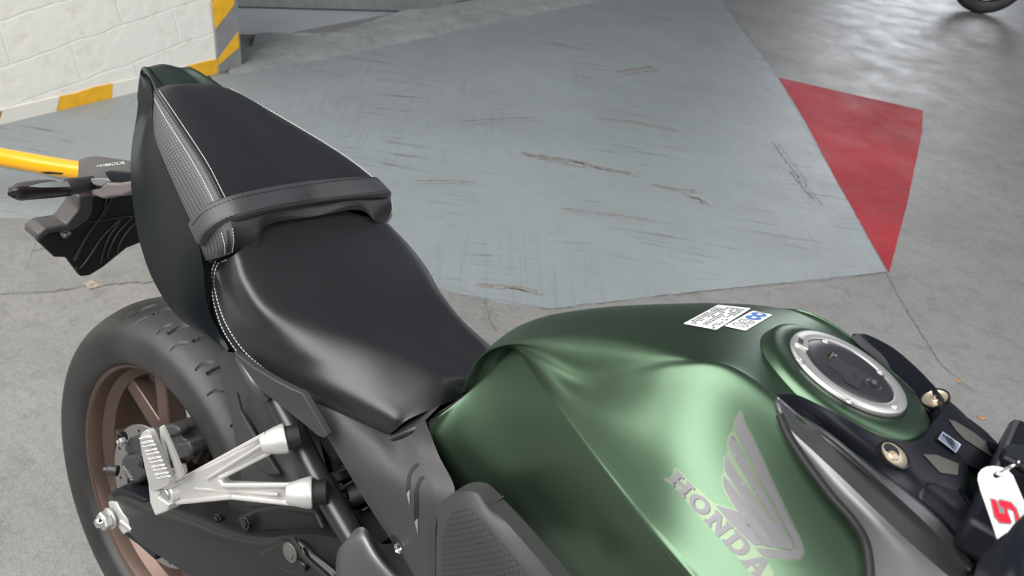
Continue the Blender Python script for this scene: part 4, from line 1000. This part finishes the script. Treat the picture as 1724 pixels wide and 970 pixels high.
sidec, BSD = gobj('side_cover', net(rows, 8, 8, sr=(1,), sc=(1, 5)), m_plastic, bike, angle=30)
gz = lambda x, y: (560 + x / 5.105, 780 + y / 5.105)
s1 = [(735, 0), (742, 14), (690, 70), (668, 130), (668, 210), (640, 262), (633, 200), (640, 120), (670, 50), (705, 10)]
s2 = [(775, 108), (790, 120), (762, 160), (742, 220), (738, 470), (706, 500), (700, 440), (704, 240), (720, 180), (745, 130)]
for s_ in (s1, s2): decal('vent_slot', [[gz(*p) for p in s_]], BSD, m_deep, sidec, off=.0006, step=5)  # flat dark patches paint the shade inside the slots, nothing is cut
m_lite = mat('slot_highlight', (.22, .22, .22), .4, .2)  # pale grey for the highlights painted beside the slots
for s_ in ([(640, 262), (668, 225), (666, 372)], [(708, 502), (736, 470), (738, 608)]): decal('slot_highlight', [[gz(*p) for p in s_]], BSD, m_lite, sidec, off=.0008, step=5)
decal('bolt_recess', [[gz(*p) for p in [(505, 640), (510, 615), (530, 618), (590, 690), (602, 745), (585, 775), (545, 740)]]], BSD, m_deep, sidec, off=.0006, step=5)
h_, n_ = hit(BSD, 672, 923)
if h_ is not None: obj('cover_bolt', *lathe([(0, .002), (.003, .002), (.004, .004), (.0065, .003), (.007, 0)], h_, n_, 20, ref=V((1, 0, 0))), m_chrome, sidec)
# knee pad
k1 = [(738, 850, -.150), (770, 830, -.152), (800, 830, -.150), (826, 852, -.148)]
k2 = [(735, 900, -.154), (775, 880, -.160), (815, 880, -.160), (860, 888, -.154)]
k3 = [(734, 960, -.156), (790, 945, -.164), (850, 945, -.166), (905, 940, -.158)]
k4 = [(734, 1020, -.156), (800, 1010, -.166), (880, 1010, -.170), (955, 1000, -.162)]
rows = [[q3(r[0]) + V((0, .016, 0))] + r + [q3(r[-1]) + V((.002, .016, .002))] for r in (k1, k2, k3, k4)]
rows = [[q3(p) + V((0, 0 if i in (0, 5) else .016, .004)) for i, p in enumerate(rows[0])]] + rows
kp, BK = gobj('knee_pad', net(rows, 8, 8, sr=(1,), sc=(1, 4)), m_plastic, bike, angle=40)
ov, ff = cdt([[(745, 985), (745, 905), (760, 865), (778, 853), (795, 860), (850, 920), (905, 990)]], 8)
P_ = []
for v in ov:
    h_, n_ = hit(BK, v.x, v.y); P_.append(h_ + n_ * .0006 if h_ is not None else U(v.x, v.y, y=-.166))
insert = obj('pad_insert', P_, orient(P_, ff), m_knee, kp); insert['label'] = 'diamond textured grip insert'
ul = insert.data.uv_layers.new(name='UVMap')
for lp_ in insert.data.loops:
    c_ = insert.data.vertices[lp_.vertex_index].co; ul.data[lp_.index].uv = (c_.x * 5.5, c_.z * 5.5)

# ---------------------------------------------------------------- front tank cover and shroud
def topz(x, y):                      # height of the black cover's top
    return 0
inner = [(1310, 664, -.100), (1330, 664, -.099), (1350, 668, -.097), (1400, 692, -.094), (1460, 724, -.084), (1500, 739, -.072), (1535, 743, -.054), (1558, 733, -.028), (1570, 712, .0)]
cov_out = [(1310, 666, -.097), (1322, 676, -.095), (1345, 695, -.094), (1400, 735, -.092), (1455, 774, -.091), (1500, 806, -.090), (1545, 840, -.090), (1592, 882, -.088), (1642, 940, -.086)]
front = [(1311, 665, -.098), (1326, 669, -.098), (1347, 680, -.097), (1400, 712, -.096), (1460, 750, -.092), (1515, 785, -.084), (1560, 812, -.078), (1618, 820, -.050), (1628, 782, .0)]
cvr = part('tank_cover', 'black plastic cover around the tank front')
gi = [q3(p) for p in inner]; gf_ = [q3(p) for p in front]; go = [q3(p) for p in cov_out]
# front rim of the cover, from the notch to the outer corner
Gv = net([[p + V((-.001, .0, -.018)) for p in gi], gi, gf_, go], 8, 6, sr=(1,))
vs_, fs = gmesh(Gv); vs2, fs2 = both(vs_, orient(vs_, fs)); obj('cover_top', vs2, fs2, m_black, cvr, angle=45, bevel=0)
BCV = bvh(vs_, fs)
# cover nose running forward beside the steering head
fn = [[(1560, 812, -.078), (1600, 850, -.080), (1640, 900, -.082), (1668, 912, -.082)], [(1618, 820, -.050), (1636, 850, -.060), (1656, 880, -.072), (1672, 905, -.082)]]
fn = [[(1545, 840, -.090), (1590, 880, -.088), (1630, 925, -.087), (1650, 950, -.086)]] + fn
vs_, fs = gmesh(net(fn, 6, 4)); fs = orient(vs_, fs); obj('cover_nose', vs_, fs, m_black, cvr, angle=45, solid=.004)
obj('cover_nose', [mir(p) for p in vs_], [tuple(reversed(f)) for f in fs], m_black, cvr, angle=45, solid=.004)
nt_ = [[(1628, 782, .0), (1618, 820, -.050), (1636, 850, -.064), (1672, 905, -.092)]]
nt_.append([q3(p) + V((.004, 0, -.05)) for p in nt_[0]])
vs_, fs = gmesh(net(nt_, 6, 2)); vs2, fs2 = both(vs_, orient(vs_, fs)); obj('cover_notch', vs2, fs2, m_black, cvr, angle=45)
# faceted metallic shroud below
La = [(1309, 666, -0.1000), (1350, 700, -0.0950), (1400, 736, -0.0960), (1455, 775, -0.0950), (1525, 825, -0.0940), (1590, 882, -0.0920), (1642, 950, -0.0890)]
Lb = [(1309.5, 668, -0.104), (1351, 703, -0.100), (1402, 741, -0.106), (1452, 785, -0.107), (1515, 840, -0.107), (1578, 900, -0.105), (1634, 960, -0.099)]
Lg = [(1310, 672, -0.105), (1348, 706, -0.100), (1397, 745, -0.103), (1447, 790, -0.101), (1509, 846, -0.101), (1572, 906, -0.101), (1630, 966, -0.097)]
Lh = [(1311, 677, -0.108), (1343, 711, -0.105), (1392, 750, -0.111), (1441, 796, -0.112), (1503, 851, -0.112), (1567, 911, -0.110), (1627, 971, -0.104)]
Lc = [(1314, 690, -.113), (1330, 722, -.122), (1375, 765, -.131), (1425, 812, -.137), (1485, 870, -.140), (1550, 930, -.138), (1620, 990, -.132)]
Ld = [(1313, 700, -.117), (1330, 738, -.128), (1362, 786, -.140), (1400, 836, -.147), (1438, 880, -.151), (1460, 925, -.155), (1467, 1010, -.171)]
Lm = [(q3(a_) * .5 + q3(b_) * .5) + V((0, .003 * k, 0)) for a_, b_, k in zip(Lc, Ld, (0, .2, .5, .8, 1, 1, 1))]
Le = [q3(p) + V((-.003, .008, -.006)) for p in Ld]
vs_, fs = gmesh(net([La, Lb, Lg, Lh, Lc, Lm, Ld, Le], 7, 4, sr=(1, 2, 3, 4, 6))); fs = orient(vs_, fs)
for k_ in (1, -1):
    rm = tube([q3(p) for p in Ld], .0032, 10, 6); obj('shroud_edge', rm[0] if k_ > 0 else [V((p.x, -p.y * .80, p.z - .006)) for p in rm[0]], rm[1] if k_ > 0 else [tuple(reversed(f)) for f in rm[1]], m_deep, cvr)
    shr = obj('side_shroud', vs_ if k_ > 0 else [V((p.x, -p.y * .80, p.z - .006)) for p in vs_], fs if k_ > 0 else [tuple(reversed(f)) for f in fs], m_silver, cvr, angle=22, solid=.004); shr['label'] = 'dark silver creased side shroud'
# grey insets and the dished fasteners
BC2 = BCV
def quadp(name, px, m, off=.0008, par=cvr, far_=False, B=None): return decal(name, [px], B or BALL, m, par, off=off, step=6, mirror=False)
covall = [gmesh(Gv), gmesh(net(fn, 6, 4))]; covall = merge(covall); covall = merge([covall, ([mir(p) for p in covall[0]], covall[1])])
BALL = bvh(*covall)
m_inset = mat('grey_inset', (.085, .085, .075), .5, bump=.4, bscale=1500, bdist=.0004)
gk = lambda x, y: (1560 + x / 8.817, 690 + y / 8.817)
quadp('grey_inset', [(1553, 766), (1576, 767), (1613, 782), (1611, 801), (1582, 797)], m_inset)
quadp('grey_inset', [gk(*p) for p in [(315, 150), (420, 180), (700, 350), (960, 560), (1150, 740), (1000, 730), (800, 600), (560, 450), (430, 320)]], m_inset)
def fastener(c_, n_):
    o = obj('dished_fastener', *lathe([(.0122, -.001), (.0122, .0012), (.0110, .0016), (.0106, .0002)], c_, n_, 40), m_gloss, cvr, angle=40)
    obj('fastener_dish', *lathe([(.0106, .0006), (.009, -.0002), (.006, -.0008), (.0044, -.0008), (.0040, .0004), (.0034, .0008), (.0022, .0008), (.0019, -.0006), (0, -.0006)], c_, n_, 40), mat('warm_steel', (.58, .50, .38), .38, .8), o, angle=40)
for px, py in ((1503, 768), (1575, 673)):
    h_, n_ = hit(BALL, px, py)
    if h_ is None: h_ = U(px, py, z=.995); n_ = V((.1, 0, 1)).normalized()
    n_ = (n_ * .5 + V((.17, 0, .98)) * .5).normalized(); fastener(h_ + n_ * .0012, n_)
# small wing badge
bq = [gk(*p) for p in [(110, 450), (195, 335), (500, 545), (415, 680)]]
quadp('badge_frame', bq, m_gloss, off=.0012)
q1 = [gk(*p) for p in [(135, 460), (205, 345), (480, 540), (400, 665)]]
bd = quadp('badge', q1, mat('badge_blue_chrome', (.66, .70, .85), .3, .4), off=.0024); bd['label'] = 'small chrome wing badge'
for w in ([(230, 430), (262, 420), (300, 470), (330, 550), (380, 645), (350, 610), (290, 530), (250, 480)], [(275, 445), (300, 440), (335, 490), (370, 600), (345, 560), (310, 500)], [(190, 400), (215, 395), (235, 450), (215, 440)], [(310, 450), (330, 455), (365, 520), (385, 600), (350, 520)]):
    quadp('badge_wing', [gk(*p) for p in w], m_chrome, off=.0030, par=bd)
quadp('badge_field', [gk(*p) for p in [(150, 455), (208, 365), (440, 530), (392, 640)]], mat('badge_dark', (.30, .35, .48), .3, .4), off=.0026, par=bd)

# ---------------------------------------------------------------- steering head area
hd = part('steering_head')
obj('top_yoke', *merge([bar(V((1.02, -.11, .985)), V((1.02, .11, .985)), .07, .03, up=(0, 0, 1)), cyl((1.03, 0, .93), (1.035, 0, 1.01), .022)]), m_black, hd, bevel=.006)
obj('ignition_switch', *cyl((1.012, .01, .975), (1.005, .01, 1.012), .021, .019, 28, .002), m_black, hd)
for s in (-1, 1): obj('fork_tube', *cyl((1.045, .105 * s, .93), (1.035, .105 * s, 1.02), .022, ch=.002), m_black, hd)
obj('meter_pod', *bar(V((1.09, -.07, 1.03)), V((1.09, .07, 1.03)), .04, .05, up=(0, 0, 1)), m_black, hd, bevel=.01)
hbP = [U(1790, 850, y=-.20), U(1740, 905, y=-.215), U(1712, 935, y=-.235), U(1690, 975, y=-.26), U(1680, 1060, y=-.30)]
obj('handlebar', *tube([V((1.04, -.02, 1.06)), V((1.04, -.10, 1.075)), U(1740, 905, y=-.215), U(1700, 1010, y=-.27), U(1680, 1080, y=-.34)], .011, 16), m_black, hd)
sg = [[(1760, 872, -.19), (1722, 884, -.19), (1698, 895, -.192), (1678, 910, -.195), (1657, 935, -.20), (1643, 962, -.205), (1642, 1010, -.21)],
      [(1800, 880, -.225), (1750, 900, -.228), (1715, 918, -.232), (1696, 934, -.235), (1680, 955, -.235), (1668, 980, -.24), (1666, 1020, -.24)],
      [(1850, 920, -.22), (1800, 940, -.23), (1770, 955, -.232), (1750, 970, -.235), (1735, 985, -.24), (1720, 1005, -.245), (1715, 1035, -.245)]]
back_ = [q3(p) + V((0.004, .03, -.02)) for p in sg[0]]
gobj('switch_housing', net([back_] + sg, 6, 6), m_black, hd, angle=50, solid=.003)

# fork and front wheel
AF = V((1.455, 0, .300)); fw = part('front_wheel')
fp = [(.214, -.048), (.235, -.060), (.262, -.063), (.280, -.056), (.293, -.036), (.300, 0)]; fp = fp + [(r, -y) for r, y in reversed(fp[:-1])]
obj('tyre', *lathe(refine(fp, 4), AF, (0, 1, 0), 128), m_tyre, fw)
obj('rim', *lathe([(.214, -.050), (.227, -.054), (.222, -.046), (.200, -.03), (.194, 0), (.200, .03), (.222, .046), (.227, .054), (.214, .050)], AF, (0, 1, 0), 96), m_bronze, fw, angle=30)
obj('hub', *cyl(AF + V((0, -.05, 0)), AF + V((0, .05, 0)), .036), m_bronze, fw)
for k in range(5):
    a = k * 2 * pi / 5 + .4; obj('spoke', *bar(AF + V((cos(a), 0, sin(a))) * .03, AF + V((cos(a), 0, sin(a))) * .20, .04, .03, .026, .024, up=(0, 1, 0)), m_bronze, fw, bevel=.003)
for s_ in (-1, 1):
    obj('fork_tube', *tube([V((1.045, .105 * s_, .94)), V((1.25, .105 * s_, .62))], .021, 20), m_gold, hd)
    obj('fork_leg', *tube([V((1.22, .105 * s_, .665)), V((1.455, .105 * s_, .30))], .028, 20), m_black, hd)
obj('headstock', *merge([cyl((1.03, 0, .96), (1.13, 0, .76), .032), bar((1.0, 0, .88), (.80, 0, .74), .16, .10, up=(0, 0, 1))]), m_deep, hd)

# ---------------------------------------------------------------- licence plate bracket, signal and acrylic plate
lb = part('plate_bracket')
zb = lambda x, y: (x / 4.04, 240 + y / 4.04)
def xpl(name, px, xs, th, m, parent, bev=.002, seg=2):
    if not isinstance(xs, (list, tuple)): xs = [xs] * len(px)
    out = [U(p[0], p[1], x=xv) for p, xv in zip(px, xs)]; n = len(out); bk = [q - V((th, 0, 0)) for q in out]
    ov, ff = cdt([[tuple(p) for p in px]]); idx = {i: min(range(n), key=lambda k: (px[k][0] - v.x) ** 2 + (px[k][1] - v.y) ** 2) for i, v in enumerate(ov)}
    fr_ = [tuple(idx[i] for i in f) for f in ff]
    fs = fr_ + [tuple(i + n for i in reversed(f)) for f in fr_] + [(k, (k + 1) % n, (k + 1) % n + n, k + n) for k in range(n)]
    o = obj(name, out + bk, fs, m, parent, bevel=0)
    bm = bmesh.new(); bm.from_mesh(o.data); bmesh.ops.recalc_face_normals(bm, faces=bm.faces); bmesh.ops.dissolve_limit(bm, angle_limit=.02, verts=bm.verts, edges=bm.edges)
    for ed in bm.edges: ed.smooth = len(ed.link_faces) == 2 and ed.calc_face_angle(0) < .6
    bm.to_mesh(o.data); bm.free()
    if bev:
        b_ = o.modifiers.new('bevel', 'BEVEL'); b_.width = bev; b_.segments = seg; b_.limit_method = 'ANGLE'
    return o
XP = -.330
blk = [(640, 360), (900, 340), (960, 500), (960, 680), (860, 720), (700, 850), (610, 905), (548, 912), (450, 782), (370, 780), (252, 668), (330, 625), (480, 600), (520, 595), (600, 540), (630, 480)]
xpl('bracket_plate', [zb(*p) for p in blk], XP, .012, m_deep, lb)
xpl('bracket_rim', [zb(*p) for p in [(535, 365), (635, 360), (625, 480), (600, 535), (500, 600), (480, 598), (350, 615), (252, 670), (255, 625), (310, 580), (450, 558), (520, 470), (535, 445)]], XP + .018, .045, m_brown, lb, .003)
for r_ in ([(730, 375), (700, 480), (600, 620), (500, 800)], [(640, 560), (560, 700), (520, 790), (500, 805)], [(840, 500), (700, 640), (620, 760), (550, 850), (515, 850)], [(830, 510), (740, 650), (700, 760), (685, 820)], [(900, 510), (800, 620), (740, 740), (735, 785)], [(950, 520), (880, 590), (820, 680), (800, 745)], [(600, 545), (720, 525), (850, 510), (940, 495)], [(760, 380), (700, 510)]):
    obj('bracket_rib', *tube([U(*zb(*p), x=XP + .002) for p in r_], .0016, 6, 6), mat('rib_grey', (.035, .035, .035), .45), lb)
obj('bracket_screw', *merge([ball(U(*zb(440, 628), x=XP + .006), .006, 8), ball(U(*zb(425, 622), x=XP + .006), .004, 6), ball(U(*zb(468, 616), x=XP + .006), .004, 6)]), mat('screw_zinc', (.3, .29, .26), .4, .8), lb)
# upper arm of the tail extension
arm0 = [(-.30, (540, 210)), ]
ua = [[U(*zb(*p), y=yy) for p, yy in r] for r in (
    [((535, 120), .0), ((600, 97), .0), ((700, 97), .0), ((800, 120), .0), ((900, 140), .0)],
    [((532, 190), -.040), ((600, 190), -.040), ((700, 185), -.042), ((800, 185), -.042), ((900, 200), -.04)],
    [((525, 240), -.055), ((600, 260), -.055), ((680, 258), -.055), ((760, 255), -.05), ((900, 270), -.048)],
    [((520, 300), -.056), ((600, 330), -.056), ((700, 335), -.055), ((800, 330), -.05), ((900, 330), -.048)])]
vs_, fs = gmesh(net(ua, 6, 5)); fs = orient(vs_, fs); v2, f2 = both(vs_, fs); ext = obj('tail_extension', v2, f2, m_brown, lb, angle=50)
BE = bvh(vs_, fs)
g, gf = glyphs('VOBSOUA'); A_, B_, C_, D_ = [V(zb(*q)) for q in ((650, 168), (850, 152), (850, 128), (660, 158))]
Pn = [on(BE, .0008)(A_ * (1 - u) * (1 - v) + B_ * u * (1 - v) + C_ * u * v + D_ * (1 - u) * v) for u, v in g]
obj('extension_text', Pn, orient(Pn, gf), m_sticker, ext, smooth=False)
ppoly('extension_panel', [zb(*p) for p in [(705, 200), (740, 190), (900, 205), (900, 268), (820, 276), (745, 262)]], -.062, .012, m_black, lb, .002)
ppoly('lamp_shield', [zb(*p) for p in [(612, 245), (725, 243), (745, 265), (690, 300), (640, 292), (618, 270)]], -.064, .01, mat('shield_grey', (.16, .16, .165), .4), lb, .002)
ppoly('lamp_shield', [zb(*p) for p in [(665, 320), (720, 272), (800, 275), (900, 260), (900, 335), (830, 365), (760, 370), (700, 385), (640, 365), (612, 350), (615, 320)]], -.068, .02, mat('shield_brown', (.13, .115, .115), .42), lb, .004)
ppoly('reflector', [zb(*p) for p in [(525, 292), (608, 290), (606, 355), (532, 362)]], -.066, .02, mat('wine_reflector', (.10, .045, .055), .3), lb, .003)
sig = part('turn_signal', 'slim black turn signal with clear lens', lb)
sgb = lambda p, xx: U(*zb(*p), x=xx)
gs = [[sgb(p, xx) for p, xx in r] for r in (
    [((50, 330), -.245), ((110, 278), -.250), ((200, 262), -.252), ((345, 252), -.255), ((460, 290), -.255), ((490, 300), -.255)],
    [((50, 340), -.238), ((120, 322), -.228), ((200, 322), -.226), ((345, 318), -.226), ((460, 316), -.232), ((490, 318), -.235)],
    [((52, 360), -.240), ((130, 394), -.240), ((200, 390), -.240), ((345, 378), -.240), ((460, 365), -.242), ((490, 362), -.245)])]
vs_, fs = gmesh(net(gs, 5, 4)); fs = orient(vs_, fs); o = obj('signal_body', vs_, fs, m_smoke, sig, angle=60, solid=.012)
gobj('signal_lens', [[sgb(p, xx) for p, xx in r] for r in ([((200, 296), -.226), ((280, 275), -.228), ((370, 266), -.230), ((455, 264), -.232)], [((200, 300), -.224), ((290, 306), -.222), ((380, 304), -.222), ((480, 300), -.226)])], m_lens, sig)
obj('signal_stalk', *tube([sgb((455, 300), -.245), sgb((500, 296), -.245), sgb((560, 290), -.25), sgb((620, 280), -.26)], .013, 10), m_plastic, sig)
acr = [(70, 382), (74, 373), (90, 369), (128, 362), (240, 342), (262, 350), (236, 423), (190, 436), (120, 452), (75, 459), (40, 460)]
xpl('clear_plate', [(p[0], p[1]) for p in acr], XP - .016, .003, m_clear, lb, 0)['label'] = 'clear acrylic plate holder'
g, gf = glyphs('HAKO'); A_, B_, C_, D_ = [V(zb(*q)) for q in ((212, 748), (322, 722), (326, 706), (218, 732))]
Pn = [U(*(A_ * (1 - u) * (1 - v) + B_ * u * (1 - v) + C_ * u * v + D_ * (1 - u) * v), x=XP - .0155) for u, v in g]
obj('plate_text', Pn, orient(Pn, gf), m_ink, lb, smooth=False)
pe = [U(p[0], p[1], x=XP - .016) for p in [(128, 362), (90, 369), (74, 373), (69, 382), (55, 422), (40, 460)]]
obj('plate_edge', *tube(pe, .0007, 6, 4), mat('plate_edge', (.25, .25, .26), .3), lb)

# ================================================================== OTHER THINGS
# key fob hanging at the ignition (own thing)
fob = empty('key_fob'); fob.matrix_world = BIKE
tag(fob, 'white rounded key tag with red number on a steel ring, hanging at the ignition', 'key tag')
fz = lambda x, y: (1450 + x / 2.853, 620 + y / 2.853)
PT = U(1690, 840, y=-.125); nT = (V((-.25, -.55, .80))).normalized()
def fobp(px, h=0): return UP(px[0], px[1], PT + nT * h, nT)
def cap_loop(c1_, c2_, w, n=14):
    a_, b_ = V(c1_), V(c2_); d = (b_ - a_).normalized(); s = V((-d.y, d.x)); out = []
    return out
tagl = [(1646, 806), (1647, 797), (1652, 790), (1660, 785.5), (1672, 784), (1686, 786), (1698, 792), (1706, 800), (1722, 838), (1740, 880), (1742, 895), (1736, 905), (1724, 912), (1700, 915), (1684, 909), (1678, 904), (1672, 885), (1660, 850), (1651, 825)]
hole_c = V((1678, 800)); hl = [(hole_c.x + 7 * cos(t * pi / 8), hole_c.y + 6 * sin(t * pi / 8)) for t in range(16)]
ov, ff = cdt([tagl], 0, [hl]); Pq = [fobp(v) for v in ov]
obj('tag', Pq, orient(Pq, ff), m_tag, fob, solid=.003, bevel=.0006)
inl = [((x - 1692) * .84 + 1692, (y - 848) * .90 + 848) for x, y in tagl]; inl2 = [((x - 1692) * .81 + 1692, (y - 848) * .88 + 848) for x, y in tagl]
ov, ff = cdt([inl], 0, [inl2]); Pq = [fobp(v, .0003) for v in ov]; obj('tag_rim_line', Pq, orient(Pq, ff), mat('tag_line', (.62, .62, .64), .4), fob, smooth=False)
obj('tag_eyelet', *tube([fobp((hole_c.x + 9 * cos(t * pi / 8), hole_c.y + 8 * sin(t * pi / 8)), .0006) for t in range(17)], .0010, 8, 2), m_tag, fob)
# the number, read from the tank side: black outlined red 5
five_px = [(615, 625), (650, 628), (662, 668), (680, 665), (688, 695), (682, 700), (672, 690), (664, 630), (715, 640), (745, 672), (765, 745), (775, 755), (735, 750), (720, 680), (708, 676), (712, 700), (724, 738), (700, 748), (660, 744), (640, 720)]
def fpoly(name, loops, h, m, holes=()):
    ov, ff = cdt([[fz(*p) for p in l_] for l_ in loops], 0, [[fz(*p) for p in l_] for l_ in holes]); Pq = [fobp(v, h) for v in ov]; return obj(name, Pq, orient(Pq, ff), m, fob, smooth=False)
outer5 = [(614, 622), (650, 628), (652, 640), (664, 626), (722, 640), (750, 672), (768, 728), (782, 760), (742, 760), (728, 690), (710, 680), (706, 690), (724, 735), (722, 752), (662, 748), (636, 718)]
red5 = [(623, 630), (645, 634), (660, 672), (664, 698), (690, 698), (684, 668), (668, 664), (660, 640), (668, 634), (718, 646), (742, 676), (760, 730), (776, 754), (750, 752), (734, 690), (712, 672), (698, 672), (700, 690), (718, 732), (716, 745), (666, 741), (643, 714)]
fpoly('number_outline', [outer5], .0003, m_ink)
fpoly('number', [red5], .0006, m_redink)
fpoly('star', [[(770, 706), (774, 718), (786, 718), (777, 726), (780, 738), (770, 730), (760, 738), (763, 726), (754, 718), (766, 718)]], .0005, m_yellow)
rc_ = fobp((1690, 790), .008); ring = []
e1 = (fobp((1680, 800)) - fobp((1712, 782))) / 2; cR = (fobp((1680, 802)) + fobp((1712, 780), .004)) / 2; e2 = nT.cross(e1.normalized()) * .006 + nT * .012
for t in range(49): ring.append(cR + e1 * cos(t * 2 * pi / 24) + e2 * sin(t * 2 * pi / 24) + nT * (.0012 * t / 24))
obj('split_ring', *tube(ring, .0009, 8, 1), m_chrome, fob)
obj('key_bow', *bar(U(1712, 780, y=-.10), U(1740, 800, y=-.06), .02, .006, up=nT), m_black, fob, bevel=.002)

# yellow steel barrier tube beyond the tail
yp = empty('barrier_rail', W(60, 300)); tag(yp, 'yellow painted steel floor rail running behind the tail light bracket', 'barrier')
za = .16; pa, pb = W(-90, 252, z=za), W(300, 314, z=za); off = V(yp.location)
o = obj('rail_tube', *tube([V((pa.x, pa.y, 0)) - off, V((pa.x, pa.y, za - .06)) - off, pa.lerp(pb, .06) - off, pa.lerp(pb, .5) - off, pa.lerp(pb, .94) - off, V((pb.x, pb.y, za - .06)) - off, V((pb.x, pb.y, 0)) - off], .029, 24, 8), mat('yellow_gloss', (.90, .42, .01), .22, coat=.4), yp)
for p in (pa, pb): obj('foot_plate', *cyl(V((p.x, p.y, 0)) - off, V((p.x, p.y, .006)) - off, .05, ch=.001), m_greyp, yp)
BI = BIKE.inverted(); BR = bvh([BI @ (v.co + off) for v in o.data.vertices], [tuple(p.vertices) for p in o.data.polygons])
sc2 = decal('scuff', [[(68, 290), (80, 288.5), (96, 290), (107, 291), (104, 294), (90, 293), (78, 293)]], BR, m_dark, None, off=.0006, step=3); sc2.data.transform(Matrix.Translation(-off) @ BIKE); sc2.parent = yp

# wheel of another motorcycle at the far right
ow = empty('parked_motorcycle_wheel', W(1645, 21)); tag(ow, 'black motorcycle wheel standing on the floor at the far top right edge', 'wheel')
R_ = .30; dirw = V((.55, -.83, 0)).normalized()   # rolling direction
d1 = (W(1700, 30) - W(1600, 16)); d1.z = 0; d1.normalize(); axw = V((-d1.y, d1.x, 0))
tp_ = [(R_ * .72, -.05), (R_ * .80, -.060), (R_ * .90, -.062), (R_ * .96, -.050), (R_ * .99, -.028), (R_, 0)]; tp_ = tp_ + [(r, -y) for r, y in reversed(tp_[:-1])]
obj('tyre', *lathe(refine(tp_, 4), (0, 0, R_), axw, 96, ref=V((0, 0, 1))), m_tyre, ow)
obj('rim', *lathe([(R_ * .73, -.045), (R_ * .745, -.05), (R_ * .70, -.044), (R_ * .65, -.02), (R_ * .65, .02), (R_ * .70, .044), (R_ * .745, .05), (R_ * .73, .045)], (0, 0, R_), axw, 96, ref=V((0, 0, 1))), mat('dark_rim', (.05, .05, .055), .35, .5), ow)
for k in range(5):
    a = 2 * pi * k / 5 + .3; dd = d1 * cos(a) + V((0, 0, 1)) * sin(a)
    obj('spoke', *bar(V((0, 0, R_)) + dd * .02, V((0, 0, R_)) + dd * R_ * .66, .03, .02, .02, .015, up=axw), mat('dark_rim', (.05, .05, .055)), ow, bevel=.003)
obj('hub', *cyl(V((0, 0, R_)) - axw * .05, V((0, 0, R_)) + axw * .05, .035), mat('dark_rim', (.05, .05, .055)), ow)
# dry leaf scraps on the concrete
m_leaf = mat('dry_leaf', (.50, .27, .08), .7, var=.3, vscale=200)
for k, (px, py, s, lab) in enumerate([(1652.5, 704, .009, 'orange leaf scrap on the concrete nearest the tank cover edge'), (1691.5, 747, .009, 'orange leaf scrap on the concrete just above the key ring'), (1614, 642, .008, 'orange leaf scrap on the concrete above the far fastener, topmost of the three')]):
    c_ = W(px, py); o = empty('dry_leaf'); bpy.data.objects.remove(o)
    n = 10; pts = [V((s * cos(2 * pi * i / n) * (1.5 if i % 2 else 1.2), s * .6 * sin(2 * pi * i / n), .0015 + .003 * (cos(2 * pi * i / n) ** 2))) for i in range(n)] + [V((0, 0, .001))]
    o = obj('dry_leaf', pts, [(i, (i + 1) % n, n) for i in range(n)], m_leaf, None, solid=.0006); o.location = c_; o.rotation_euler = (0, 0, .7 + k)
    tag(o, lab, 'leaf')
